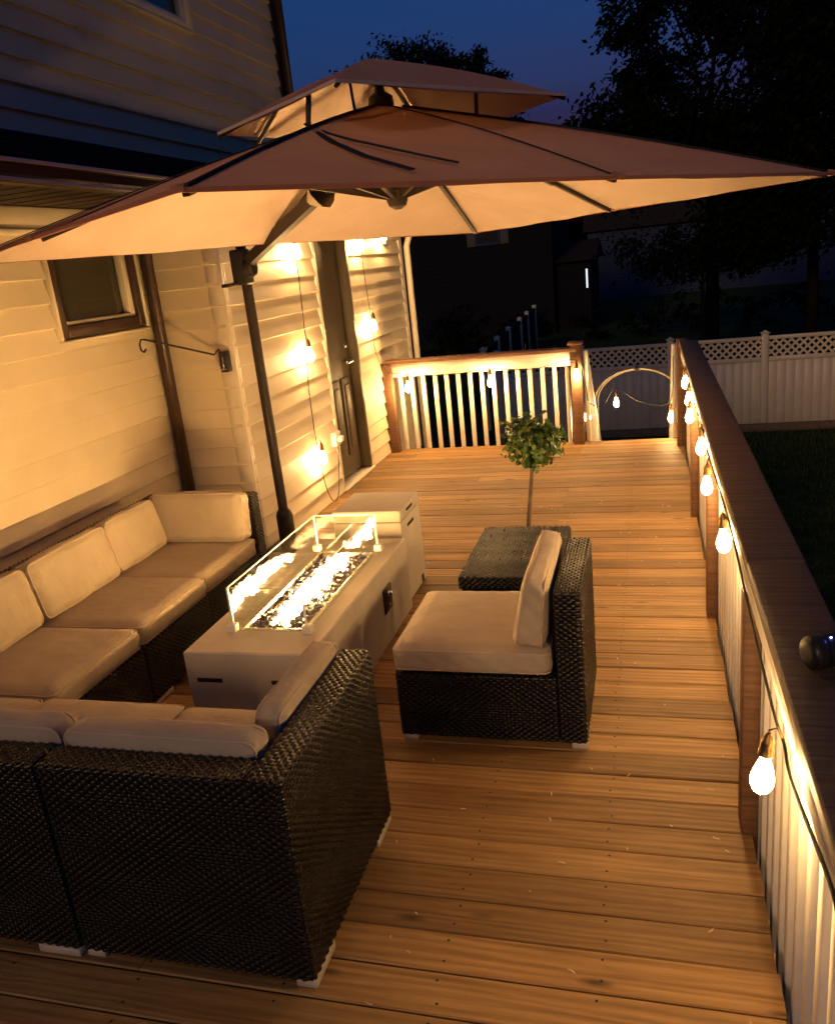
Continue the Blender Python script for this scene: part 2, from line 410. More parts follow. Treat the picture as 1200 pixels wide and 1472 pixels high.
# deck: boards run across
DX0, DX1, DY0, DY1 = -3.04, 0.285, -0.6, 7.86
b = MB(); y = DY0; pit = 0.1325; SCREWS = []
while y < DY1 - 0.02:
    y1 = min(y + pit - rnd.choice((.0025, .003, .004, .005, .008)), DY1)
    z1 = rnd.uniform(-0.0015, 0.0015); SCREWS.append(y)
    cuts = [DX0, DX1 + rnd.uniform(-.004, .006)]
    if rnd.random() < 0.4: cuts.insert(1, rnd.choice((-2.2, -1.4, -0.62)))
    for c0, c1 in zip(cuts, cuts[1:]):
        c1 -= 0.002
        n = 10
        prof = [(y, -0.03), (y, -0.004), (y + .004, 0.0), (y1 - .004, 0.0), (y1, -0.004), (y1, -0.03)]
        cup = rnd.uniform(-0.002, 0.002); tw = rnd.uniform(-.0015, .0015)
        vs = []
        for i in range(n + 1):
            x = c0 + (c1 - c0) * i / n
            wv = 0.0012 * noise.noise(Vector((x * 1.5, y * 7, 3)))
            for q, (py, pz) in enumerate(prof): vs.append((x, py + wv, pz + z1 + (tw * (i / n - .5))))
        fs = []
        for i in range(n):
            for q in range(5): fs.append((i * 6 + q, (i + 1) * 6 + q, (i + 1) * 6 + q + 1, i * 6 + q + 1))
        fs += [(0, 1, 2, 3, 4, 5), tuple(n * 6 + q for q in (5, 4, 3, 2, 1, 0))]
        b.add(vs, fs, False)
    y += pit
b.box(DX0, DX1 - .01, DY0, DY0 + .04, -0.30, -0.034); b.box(DX1 - .05, DX1 - .012, DY0 + .045, DY1 - .05, -0.30, -0.034)
b.box(DX0, DX1 - .01, DY1 - .045, DY1 - .005, -0.30, -0.034)
for yy in (0.5, 3, 5.5, 7.6):
    for xx in (-2.2, -0.9, 0.15): b.box(xx - .07, xx + .07, yy - .07, yy + .07, GZ, -0.31)
for k in range(1, 8): b.box(DX0 + k * .41, DX0 + k * .41 + .04, DY0 + .05, DY1 - .06, -0.22, -0.032)
b.box(DX0, DX1 - 0.06, DY0 + .06, DY1 - .07, -0.245, -0.235)
for yb in SCREWS:
    for k in range(1, 8):
        for dy in (.030, .101):
            x = DX0 + k * .41 + .02 + rnd.gauss(0, .004); y = yb + dy + rnd.gauss(0, .003)
            b.face([(x + .0042 * math.cos(q * 1.047), y + .0042 * math.sin(q * 1.047), .0022) for q in range(6)], False, 1)
tag(b.build('deck', ['deck', 'dark']), 'weathered wooden deck of boards laid crosswise', 'deck', kind='structure')

# ================================================================ HOUSE
house = empty('house', (-3.05, 4.8, 0), 'cream clapboard house with brown trim and a low shingled eave along the deck', 'house')
house_inv = Matrix.Translation((3.05, -4.8, 0))
def hb(mb, name, m, parent=None):
    """build with house-local coordinates (parent is the house or a part at its origin)"""
    for i in range(len(mb.v)): mb.v[i] = house_inv @ mb.v[i]
    return mb.build(name, m, house if parent is None else parent)
def siding(mb, p0, p1, nrm, z0, z1, holes=(), exp=0.127):
    """lapped clapboards on the wall from p0 to p1 (xy); holes = (s0, s1, za, zb)"""
    p0 = Vector((*p0, 0)); p1 = Vector((*p1, 0)); L = (p1 - p0).length; d = (p1 - p0) / L; n = Vector((*nrm, 0))
    z = z0
    while z < z1:
        za, zb = z, min(z + exp, z1)
        segs = [(0.0, L)]
        for h in holes:
            if h[2] < zb - 0.03 and h[3] > za + 0.03:
                segs = [q for s0, s1 in segs for q in ((s0, min(s1, h[0])), (max(s0, h[1]), s1)) if q[1] - q[0] > 0.01]
        for s0, s1 in segs:
            parts = [s0]
            if s1 - s0 > 2.5: parts.append(s0 + (s1 - s0) * rnd.uniform(.25, .75))
            parts.append(s1)
            for a, c in zip(parts, parts[1:]):
                c -= 0.0015
                A = p0 + d * a; B = p0 + d * c
                j = rnd.uniform(-.0012, .0012)
                pr = [(0.001, zb), (0.004, zb), (0.027 + j, za + 0.004), (0.024 + j, za), (0.001, za)]
                for (o0, q0), (o1, q1) in zip(pr[1:], pr[2:]):
                    mb.face([A + n * o0 + Vector((0, 0, q0)), A + n * o1 + Vector((0, 0, q1)), B + n * o1 + Vector((0, 0, q1)), B + n * o0 + Vector((0, 0, q0))],
                            False, 0, [(a, q0), (a, q1), (c, q1), (c, q0)])
                for P, fl in ((A, 0), (B, 1)):
                    q = [P + n * o + Vector((0, 0, zz)) for o, zz in pr]
                    mb.face(q if fl else q[::-1])
        z += exp
XL, XD, YR, XU = -3.05, -2.53, 4.8, -3.6
# left wall (window hole), return wall, door wall (door hole), upper wall
WY0, WY1, WZ0, WZ1 = 3.86, 4.665, 1.60, 2.13
b = MB()
siding(b, (XL, -1.0), (XL, YR), (1, 0), -0.25, 2.27, [(WY0 + 1.0, WY1 + 1.0, WZ0, WZ1)])
siding(b, (XL, YR), (XD, YR), (0, -1), -0.25, 2.27)
DYa, DYb, DZ = 6.36, 7.10, 2.12
siding(b, (XD, YR), (XD, 8.85), (1, 0), -0.25, 2.27, [(DYa - YR, DYb - YR, 0.02, DZ)])
siding(b, (XD - 3, 8.85), (XD, 8.85), (0, 1), -2.1, 2.27)
b.box(XL - .16, XL, -1.0, WY0, GZ, 2.27); b.box(XL - .16, XL, WY1, YR, GZ, 2.27)
b.box(XL - .16, XL, WY0, WY1, GZ, WZ0); b.box(XL - .16, XL, WY0, WY1, WZ1, 2.27)
b.box(XL, XD, YR, YR + .14, GZ, 2.27)
b.box(XD - .14, XD, YR + .14, DYa, GZ, 2.27); b.box(XD - .14, XD, DYb, 8.85, GZ, 2.27); b.box(XD - .14, XD, DYa, DYb, GZ, 0.02); b.box(XD - .14, XD, DYa, DYb, DZ, 2.27)
b.box(XD - 3, XD - .14, 8.71, 8.85, GZ, 2.27); b.box(XL - 3, XL - .16, -1, -.9, GZ, 2.27)
wall = hb(b, 'wall', 'siding')
b = MB()
UW = (5.75, 6.97, 3.80, 5.2)
siding(b, (XU, -1.0), (XU, 8.85), (1, 0), 2.75, 7.0, [(UW[0] + 1, UW[1] + 1, UW[2], UW[3])], 0.15)
b.box(XU - .16, XU, -1, UW[0], 2.3, 7.0); b.box(XU - .16, XU, UW[1], 8.85, 2.3, 7.0); b.box(XU - .16, XU, UW[0], UW[1], 2.3, UW[2]); b.box(XU - .16, XU, UW[0], UW[1], UW[3], 7.0)
b.box(XU - 6, XU - .16, 8.72, 8.85, 2.3, 7.0); b.box(XU - 6, XU - .16, -1, -.88, 2.3, 7.0)
hb(b, 'upper_wall', 'siding')
b = MB()   # corner boards
b.bbox(XD - .085, XD + .022, YR - .024, YR + .0, -0.2, 2.268, 0.003, 1); b.bbox(XD + .0015, XD + .022, YR + .001, YR + .03, -0.2, 2.268, 0.003, 1)
hb(b, 'corner_board', 'trim'); b = MB(); b.bbox(XD + .0015, XD + .024, 8.76, 8.872, -0.2, 2.268, 0.003, 1)
hb(b, 'corner_board', 'trim')
b = MB(); b.bbox(XU - .1, XU + .03, 8.74, 8.90, 2.75, 7.0, 0.004, 1)
b.tube([(XU + .09, 8.80, 2.9), (XU + .09, 8.80, 7.0)], 0.045, 8)
hb(b, 'upper_corner_trim', 'brown')
b = MB(); b.bbox(XL + .003, XL + .028, -1.0, YR - .03, 2.16, 2.268, 0.003, 1); b.bbox(XL + .003, XL + .05, -1.0, YR - .03, 2.13, 2.158, 0.006, 2)
hb(b, 'frieze_board', 'trim')
# low roof with soffit, fascia and gutter
b = MB(); EX = -2.49
def roofpt(x, dz=0.0): return 2.31 + (EX - x) * 0.47 / (EX - XU) + dz
rows = 9
for k in range(rows):
    xa = EX + 0.05 - (EX + 0.05 - XU) * k / rows; xb = EX + 0.05 - (EX + 0.05 - XU) * (k + 1) / rows - .012
    y = -1.0 - rnd.random() * .2
    while y < 8.98:
        y1 = min(y + rnd.uniform(.16, .32), 8.98); t = rnd.uniform(.008, .014)
        pts = [(xa, roofpt(xa, t + .006)), (xb, roofpt(xb, .006)), (xa, roofpt(xa))]
        b.face([(pts[0][0], y, pts[0][1]), (pts[1][0], y, pts[1][1]), (pts[1][0], y1 - .004, pts[1][1]), (pts[0][0], y1 - .004, pts[0][1])][::-1])
        b.face([(pts[0][0], y, pts[0][1]), (pts[0][0], y1 - .004, pts[0][1]), (pts[2][0], y1 - .004, pts[2][1] - .01), (pts[2][0], y, pts[2][1] - .01)][::-1])
        y = y1
b.add([(EX, -1, 2.29), (EX, 8.96, 2.29), (XU, -1, 2.76), (XU, 8.96, 2.76)], [(0, 1, 3, 2)])
roof = hb(b, 'roof', 'shingle')
b = MB(); b.box(XL - .16, EX, -1.0, YR + .1, 2.271, 2.285); b.box(XD - .14, EX, YR + .11, 8.96, 2.271, 2.285)
for k in range(1, 40): b.box(XL, EX - .005, -1 + k * .15, -1 + k * .15 + .004, 2.268, 2.2705)
hb(b, 'soffit', 'soffit')
b = MB(); g = [(0.0, 2.345), (0.0, 2.265), (0.075, 2.262), (0.095, 2.29), (0.10, 2.325), (0.115, 2.33), (0.115, 2.345)]
vs = []; yy0, yy1 = -1.0, 8.97
for yq in (yy0, yy1): vs += [(EX + .004 + gx, yq, gz) for gx, gz in g]
n = len(g); fs = [(i, i + 1, n + i + 1, n + i) for i in range(n - 1)]
b.add(vs, fs); hb(b, 'gutter', ['brown'])
b = MB(); b.bbox(EX + .1175, EX + .1255, yy0, yy1, 2.331, 2.347, 0.002, 1); b.bbox(EX + .098, EX + .108, yy0, yy1, 2.262, 2.278, 0.002, 1)
hb(b, 'gutter_lip', 'trim')
def window(name, x, y0, y1, z0, z1, trim_m, sash_m, sash=0.05, fr=0.06):
    b = MB()
    for a in ((y0 - .0, y0 + fr, z0, z1), (y1 - fr, y1, z0, z1), (y0 + fr, y1 - fr, z0, z0 + fr), (y0 + fr, y1 - fr, z1 - fr, z1)):
        b.bbox(x - .06, x + .035, a[0] + .0005, a[1] - .0005, a[2], a[3], 0.003, 1)
    f = hb(b, name, trim_m)
    b = MB(); q0, q1, r0, r1 = y0 + fr, y1 - fr, z0 + fr, z1 - fr
    for a in ((q0, q0 + .022, r0, r1), (q1 - sash, q1, r0, r1), (q0 + .022, q1 - sash, r0, r0 + .022), (q0 + .022, q1 - sash, r1 - .03, r1)):
        b.bbox(x - .05, x + .012, a[0] + .001, a[1] - .001, a[2] + .001, a[3] - .001, 0.003, 1)
    b.v = [house_inv @ q for q in b.v]; b.build('sash', sash_m, f)
    b = MB(); b.box(x - .04, x - .034, q0 + .02, q1 - sash + .001, r0 + .02, r1 - .02); b.v = [house_inv @ q for q in b.v]; b.build('pane', 'wglass', f)
    b = MB(); b.bbox(x + .0, x + .045, y0 - .018, y0 - .001, z0 - .015, z1, 0.003, 1); b.bbox(x + .0, x + .045, y1 + .001, y1 + .018, z0 - .015, z1, 0.003, 1); b.bbox(x, x + .05, y0 - .018, y1 + .018, z0 - .032, z0 - .0155, 0.004, 1)
    b.v = [house_inv @ q for q in b.v]; b.build('casing', 'trim', f)
window('window', XL, WY0, WY1, WZ0, WZ1, 'brown', 'trim')
window('upper_window', XU, *UW, 'trim', 'trim', 0.03)
# door
b = MB()
b.bbox(XD - .13, XD + .004, DYa + .001, DYa + .05, 0.03, DZ, 0.003, 1); b.bbox(XD - .13, XD + .030, DYb - .05, DYb - .001, 0.03, DZ, 0.003, 1); b.box(XD - .13, XD + .03, DYa + .05, DYb - .05, DZ - .05, DZ - .001)
door = hb(b, 'door', 'doorpaint')
b = MB(); y0, y1 = DYa + .055, DYb - .055; xf = XD - .055
b.box(xf - .04, xf, y0, y1, 0.05, DZ - .055)
W2 = (y1 - y0)
for (a, c) in ((0.10, 0.46), (0.54, 0.90)):
    for (za, zb) in ((0.22, 0.90),):
        b.bbox(xf - .002, xf + .014, y0 + a * W2, y0 + c * W2, za, zb, 0.012, 2)
        b.bbox(xf + .006, xf + .024, y0 + (a + .08) * W2, y0 + (c - .08) * W2, za + .06, zb - .06, 0.012, 2)
b.v = [house_inv @ q for q in b.v]; b.build('door_panel', 'doorpaint', door)
b = MB(); yk = y1 - .06
b.lathe([(0.03, 0), (0.03, .008), (0.026, .014), (.012, .02)], 14, Matrix.Translation((xf, yk, 1.16)) @ Matrix.Rotation(R(90), 4, 'Y'))
b.v = [house_inv @ q for q in b.v]; sharp(b.build('deadbolt', 'metal', door)); b = MB()
b.lathe([(0.028, 0), (0.028, .01), (.012, .016), (.011, .05)], 14, Matrix.Translation((xf, yk, 1.02)) @ Matrix.Rotation(R(90), 4, 'Y'))
b.tube([(xf + .05, yk + .008, 1.02), (xf + .052, yk - .04, 1.022), (xf + .048, yk - .10, 1.016)], [.011, .010, .007], 8)
b.v = [house_inv @ q for q in b.v]; sharp(b.build('handle', 'metal', door))
b = MB(); b.bbox(XD + .002, XD + .026, DYa - .05, DYa - .002, 0.0, DZ + .05, .003, 1); b.bbox(XD + .002, XD + .026, DYb + .002, DYb + .02, 0.0, DZ + .05, .003, 1); b.bbox(XD + .002, XD + .026, DYa - .0015, DYb + .0015, DZ + .003, DZ + .05, .003, 1)
b.bbox(XD - .12, XD + .05, DYa - .03, DYb + .03, 0.004, 0.028, .004, 1)
b.v = [house_inv @ q for q in b.v]; b.build('casing', 'trim', door)
# downspouts
def squarepipe(pts, w, d, name, m):
    b = MB(); b.tube(pts, w * .6, 12); o = hb(b, name, m); return o
squarepipe([(XL + .22, YR - .02 - .07, 2.25), (XL + .16, YR - .075, 2.15), (XL + .085, YR - .068, 2.06), (XL + .075, YR - .065, 1.95), (XL + .075, YR - .065, 0.02)], .06, .06, 'downspout', 'brown')
squarepipe([(EX + .06, 8.84, 2.26), (EX + .05, 8.86, 2.2), (XD + .10, 8.935, 2.08), (XD + .055, 8.95, 1.97), (XD + .055, 8.95, -2.0)], .055, .055, 'downspout', 'trim')
b = MB(); b.bbox(XD + .019, XD + .05, 8.2, 8.26, 2.0, 2.12, .004, 1); hb(b, 'wall_bracket', 'trim')

# things on the house wall
hk = empty('wall_hook', (-2.565, YR - .03, 1.33), 'black swing arm hook on a small box beside the brown downspout', 'hook')
b = MB(); b.bbox(-.025, .03, -.05, 0.005, -.07, .06, 0.006, 2); b.build('mount_box', 'black', hk)
b = MB(); b.tube([(-.01, -.035, .05), (-.018, -.045, .075), (-.035, -.05, .06), (-.05, -.055, .045), (-.22, -.19, .125), (-.355, -.305, .19), (-.372, -.32, .192), (-.382, -.326, .165), (-.378, -.328, .130), (-.360, -.328, .118), (-.345, -.325, .135)], .0065, 8)
b.build('arm', 'black', hk)
b = MB(); b.bbox(-.003, .006, -.056, -.0505, -.045, .025, .001, 1); b.bbox(-.018, .02, -.0555, -.0505, -.055, -.047, .001, 1); b.build('clip', 'metal', hk)
ol = empty('power_outlet', (XD + .02, 6.24, 0.48), 'white outdoor outlet box with a plug, low beside the door', 'outlet')
b = MB(); b.bbox(0, .045, -.06, .06, -.055, .06, .008, 2); b.build('cover', 'white', ol)
b = MB(); b.bbox(.046, .085, -.03, .03, -.02, .025, .006, 2); b.build('plug', 'white', ol)

# ================================================================ RAILINGS
def post(mb, x, y, z0, z1, s=.09): mb.bbox(x - s / 2, x + s / 2, y - s / 2, y + s / 2, z0, z1, .005, 1)
# right railing
rr = empty('deck_railing', (0.30, 3.9, 0), 'long railing on the open side of the deck with white balusters under a brown cap', 'railing')
def rb(mb, name, m, parent=None, off=(0.30, 3.9, 0)):
    mb.v = [q - Vector(off) for q in mb.v]; return mb.build(name, m, parent if parent is not None else rr)
CAPZ = .93
b = MB(); b.bbox(.245, .395, 2.262, 7.50, CAPZ - .038, CAPZ, .006, 2); rb(b, 'rail_cap', 'cap')
b = MB(); b.bbox(.245, .395, -.6, 2.258, CAPZ - .038, CAPZ - .001, .006, 2); rb(b, 'rail_cap', 'cap')
b = MB(); b.bbox(.258, .296, -.6, 7.46, CAPZ - .135, CAPZ - .0395, .004, 1); rb(b, 'top_rail', 'white')
b = MB(); b.bbox(.290, .328, -.6, 7.50, -.25, -.16, .004, 1); rb(b, 'rim_board', 'white')
PY = [0.72, 2.36, 3.94, 5.52]
for y in PY:
    b = MB(); b.bbox(.247, .297, y - .045, y + .045, -.29, CAPZ - .137, .004, 1); rb(b, 'post', 'stain')
b = MB(); b.bbox(.225, .315, 7.51, 7.60, -.29, CAPZ + .01, .004, 1); rb(b, 'post', 'stain')
y = -.45; tmpl = None
while y < 7.45:
    if tmpl is None:
        b = MB(); b.bbox(-.019, .019, -.019, .019, -.30, CAPZ - .045, .003, 1); tmpl = b.build('baluster', 'white', rr); c = tmpl
    else:
        c = tmpl.copy(); COL.objects.link(c)
    c.location = (0.0177 + rnd.uniform(-.001, .001), y - 3.9, 0); c.rotation_euler = (rnd.gauss(0, .003), 0, rnd.gauss(0, .02))
    y += .118
# far railing
fr_ = empty('deck_railing', (-1.55, 7.75, 0), 'short railing at the far end of the deck between the house and the stairs', 'railing')
FO = (-1.55, 7.75, 0); FY = 7.75
def fb(mb, name, m): return rb(mb, name, m, fr_, FO)
b = MB(); b.bbox(-2.50, -.64, FY - .01, FY + .13, .872, .905, .005, 2); fb(b, 'rail_cap', 'stain')
b = MB(); b.bbox(-2.455, -.705, FY + .012, FY + .05, .745, .871, .004, 1); fb(b, 'top_rail', 'white')
b = MB(); b.bbox(-2.505, -2.42, FY - .03, FY + .055, -.29, .871, .004, 1); fb(b, 'post', 'stain')
b = MB(); b.bbox(-.70, -.60, FY + .0, FY + .10, -.29, .93, .004, 1); b.bbox(-.72, -.585, FY - .02, FY + .12, .931, .955, .004, 1); fb(b, 'post', 'stain')
tmpl = None
for k in range(15):
    x = -2.375 + k * .1166
    if tmpl is None:
        b = MB(); b.bbox(-.019, .019, -.019, .019, -.30, .86, .003, 1); tmpl = b.build('baluster', 'white', fr_); c = tmpl
    else: c = tmpl.copy(); COL.objects.link(c)
    c.location = (x - FO[0] + rnd.uniform(-.002, .002), .0695 + 0.055, 0); c.rotation_euler = (0, rnd.gauss(0, .004), rnd.gauss(0, .02))
# stairs down to the lawn, with their own railings
st = empty('stairs', (-.19, 7.9, 0), 'wooden stairs going down from the gap at the far end of the deck', 'stairs')
SO = Vector((-.19, 7.9, 0))
for k in range(10):
    b = MB(); z = -.19 * (k + 1); y = 7.87 + .25 * k
    b.bbox(-.56, .19, y, y + .27, z - .035, z, .004, 1); b.v = [q - SO for q in b.v]; b.build('tread', 'deck', st)
for x in (-.585, .20):
    b = MB(); b.bar((x, 7.87, -.25), (x, 10.5, -2.2), .04, .24); b.v = [q - SO for q in b.v]; b.build('stringer', 'stain', st)
for i, (x, nm) in enumerate(((-.57, 'left of the stair opening'), (.215, 'right of the stair opening by the long rail'))):
    sr = empty('stair_railing', (x, 7.9, 0), 'white sloping stair railing ' + nm, 'railing')
    b = MB(); b.bar((0, .03, .80), (0, 2.5, -1.05), .038, .09); b.build('hand_rail', 'white', sr)
    b = MB(); b.bbox(-.02, .02, -.05, .04, -.02, .86, .004, 1); b.build('end_board', 'white', sr)
    for k in range(14):
        y = .15 + k * .165; z = .80 - y * .749
        b = MB(); b.bbox(-.018, .018, y - .018, y + .018, z - .85, z - .02, .003, 1); b.build('baluster', 'white', sr)
    b = MB(); b.bbox(-.045, .045, 2.5, 2.59, GZ, -.85, .004, 1); b.build('post', 'stain', sr)

# speaker on the rail cap
sp = empty('portable_speaker', (.335, 1.66, CAPZ), 'small round black speaker with a blue light on the rail cap', 'speaker')
b = MB(); TT = Matrix.Translation((0, 0, .036)) @ Matrix.Scale(.76, 4) @ Matrix.Rotation(R(25), 4, 'Z') @ Matrix.Rotation(R(90), 4, 'Y')
b.lathe([(0.02, -.06), (.036, -.058), (.043, -.048), (.045, -.02), (.045, .02), (.043, .048), (.036, .058), (.02, .06)], 24, TT); sharp(b.build('body', 'black', sp), 50)
b = MB(); b.lathe([(.0455, -.05), (.0462, -.046), (.0462, -.024), (.0455, -.02)], 24, TT); b.build('band', 'bronze', sp)
b = MB(); b.lathe([(.0458, -.012), (.0464, -.010), (.0464, -.004), (.0458, -.002)], 24, TT); b.build('grille', 'dark', sp)
b = MB(); b.lathe([(.001, 0), (.0022, .0005), (.0018, .0015), (.001, .002)], 8, Matrix.Translation((.004, -.012, .0700))); b.build('indicator_light', 'led', sp)

# ================================================================ FURNITURE
def weave(mb, o, ud, vd, nrm, W, H, rowh=.0105, per=.029, seed=0):
    """flat resin strands woven over hidden stakes: real ribbons standing proud of the panel behind"""
    o, ud, vd, nrm = Vector(o), Vector(ud), Vector(vd), Vector(nrm); rg = random.Random(seed)
    rows = int(H / rowh); rowh = H / rows; n = max(4, int(W / (per / 4)))
    for k in range(rows):
        ph = math.pi * (k % 2) + rg.gauss(0, .12); zc = (k + .5) * rowh; am = .0030 * rg.uniform(.85, 1.15); base = len(mb.v)
        for i in range(n + 1):
            u = W * i / n; h = .0006 + am * math.sin(2 * math.pi * u / per + ph) + .0004 * math.sin(u * 40 + k)
            e = min(1.0, i / 1.0, (n - i) / 1.0)
            h = h if e >= 1 else -.001
            c = o + ud * u + vd * (zc + rg.gauss(0, .0003))
            hw = rowh * .49
            mb.v.append(c - vd * hw + nrm * (h - .0022)); mb.v.append(c + nrm * (h + .0006)); mb.v.append(c + vd * hw + nrm * (h - .0022))
        for i in range(n):
            a = base + i * 3
            for q in (0, 1):
                mb.f.append([a + q, a + 3 + q, a + 4 + q, a + 1 + q]); mb.sm.append(True); mb.mi.append(0); mb.uv.append(None)
def weave_box(name, root, parent_part, x0, x1, y0, y1, z0, z1, faces, seed=0):
    b = MB(); m = .004
    F = {'-y': ((x0 + m, y0, z0), (1, 0, 0), (0, 0, 1), (0, -1, 0), x1 - x0 - 2 * m, z1 - z0 - m), '+y': ((x1 - m, y1, z0), (-1, 0, 0), (0, 0, 1), (0, 1, 0), x1 - x0 - 2 * m, z1 - z0 - m),
         '+x': ((x1, y0 + m, z0), (0, 1, 0), (0, 0, 1), (1, 0, 0), y1 - y0 - 2 * m, z1 - z0 - m), '-x': ((x0, y1 - m, z0), (0, -1, 0), (0, 0, 1), (-1, 0, 0), y1 - y0 - 2 * m, z1 - z0 - m),
         'tx': ((x0 + m, y0 + m, z1), (1, 0, 0), (0, 1, 0), (0, 0, 1), x1 - x0 - 2 * m, y1 - y0 - 2 * m), 'ty': ((x1 - m, y0 + m, z1), (0, 1, 0), (-1, 0, 0), (0, 0, 1), y1 - y0 - 2 * m, x1 - x0 - 2 * m)}
    for k, f in enumerate(faces): weave(b, *F[f], seed=seed + k)
    return b.build(name, 'strand', parent_part, nouv=True)
def cushion_mesh(w, d, h, r=.05, puff=.02, wedge=None, seed=0, nseg=18):
    """upholstered slab centred in x,y, bottom at z=0; wedge=(thin) narrows y towards the top; returns MB"""
    mb = MB(); rg = random.Random(seed); ox = rg.uniform(0, 50)
    bm = bmesh.new(); bmesh.ops.create_cube(bm, size=2.0)
    bmesh.ops.subdivide_edges(bm, edges=bm.edges[:], cuts=nseg - 1, use_grid_fill=True)
    hw, hd, hh = w / 2, d / 2, h / 2; r = min(r, hw * .95, hd * .95, hh * .95)
    for q in bm.verts:
        u, v, t = q.co
        P = Vector((u * hw, v * hd, t * hh))
        I = Vector((max(-hw + r, min(hw - r, P.x)), max(-hd + r, min(hd - r, P.y)), max(-hh + r, min(hh - r, P.z))))
        dl = P - I
        P = I + (dl.normalized() * r if dl.length > 1e-9 else dl)
        g = (1 - u * u) * (1 - v * v)
        if abs(t) > .999: P.z += math.copysign(puff * g ** .6, t)
        if abs(v) > .999: P.y += math.copysign(puff * .6 * ((1 - u * u) * (1 - t * t)) ** .6, v)
        if abs(u) > .999: P.x += math.copysign(puff * .5 * ((1 - v * v) * (1 - t * t)) ** .6, u)
        e = 0.006 * noise.noise(Vector((P.x * 7 + ox, P.y * 7, P.z * 7))) + 0.0025 * noise.noise(Vector((P.x * 22 + ox, P.y * 22, P.z * 14)))
        # gathers near the ends
        e += 0.0035 * max(0, abs(u) - .72) / .28 * math.sin(P.z * 90 + P.y * 60 + ox)
        P += P.normalized() * e
        P.z += hh
        if wedge is not None:
            k = 1 + (wedge - 1) * (P.z / h); P.y *= k
        q.co = P
    bm.verts.index_update()
    mb.add([q.co.copy() for q in bm.verts], [[q.index for q in f.verts] for f in bm.faces], True); bm.free()
    return mb
def piping_loop(w, d, z, r, wedge=None, h=1.0):
    hw, hd = w / 2 - .002, d / 2 - .002; pts = []
    k = 1 if wedge is None else 1 + (wedge - 1) * (z / h)
    for cx, cy, a0 in ((hw - r, hd - r, 0), (-hw + r, hd - r, 90), (-hw + r, -hd + r, 180), (hw - r, -hd + r, 270)):
        for j in range(5):
            a = R(a0 + j * 22.5); pts.append((cx + r * math.cos(a), (cy + r * math.sin(a)) * k, z))
    return pts

MODW, MODD, CORN = .59, .72, .715
BASEH, SEATH, BACKH = .30, .105, .64
def add_cushion(root, name, w, d, h, T, wedge=None, seed=0, r=.05, puff=.02):
    mb = cushion_mesh(w, d, h, r, puff, wedge, seed)
    o = mb.build(name, 'cushion', root); o.matrix_local = T
    pz = []
    b = MB()
    if wedge is None:
        rr_ = r * .85; inset = .012
        for z in (h - r * .42, r * .42): b.tube(piping_loop(w - inset * .4, d - inset * .4, z, rr_), .0035, 6, closed=True)
    else:
        # welt round the front and the rear face of an upright cushion
        for yy in (-1, 1):
            pts = []; hw = w / 2 - .004; rr_ = r * .9
            for cx, cz, a0 in ((hw - rr_, h - rr_, 0), (-hw + rr_, h - rr_, 90), (-hw + rr_, rr_, 180), (hw - rr_, rr_, 270)):
                for j in range(5):
                    a = R(a0 + j * 22.5); zz = cz + (rr_ - .003) * math.sin(a)
                    pts.append((cx + rr_ * math.cos(a), yy * (d / 2 - r * .42) * (1 + (wedge - 1) * zz / h), zz))
            b.tube(pts, .0035, 6, closed=True)
    b.build('piping', 'piping', o)
    return o
def feet(root, w, d):
    for sx in (-1, 1):
        for sy in (-1, 1):
            b = MB(); x = sx * (w / 2 - .08); y = sy * (d / 2 - .03)
            b.bbox(x - .072, x + .072, y - .03, y + .03, .0, .028, .004, 1); b.build('foot', 'footblock', root)
def armless(name, label, loc, rz, group, seed, faces=(('-y',), ('tx', '+y'))):
    """faces local -y, back at +y; seat centred"""
    rt = empty(name, loc, label, 'sofa module', group, rz)
    w, d = MODW - .006, MODD
    b = MB(); b.bbox(-w / 2, w / 2, -d / 2, d / 2 - .102, .028, BASEH, .012, 3); sb = b.build('seat_base', 'wicker', rt)
    weave_box('weave', rt, sb, -w / 2, w / 2, -d / 2, d / 2 - .102, .032, BASEH, faces[0], seed)
    b = MB(); b.bbox(-w / 2, w / 2, d / 2 - .1, d / 2, .028, BACKH, .014, 3); br = b.build('backrest', 'wicker', rt)
    weave_box('weave', rt, br, -w / 2, w / 2, d / 2 - .1, d / 2, .032, BACKH, faces[1], seed + 7)
    sd = d - .115
    add_cushion(rt, 'seat_cushion', w - .002, sd, SEATH, Matrix.Translation((0, -d / 2 + sd / 2 - .005, BASEH + .001)), None, seed, .032, .008)
    T = Matrix.Translation((0, d / 2 - .20, BASEH + SEATH + .008)) @ Matrix.Rotation(R(-9), 4, 'X')
    add_cushion(rt, 'back_cushion', w - .01, .125, .27, T, .72, seed + 1, .036, .012)
    feet(rt, w, d)
    return rt
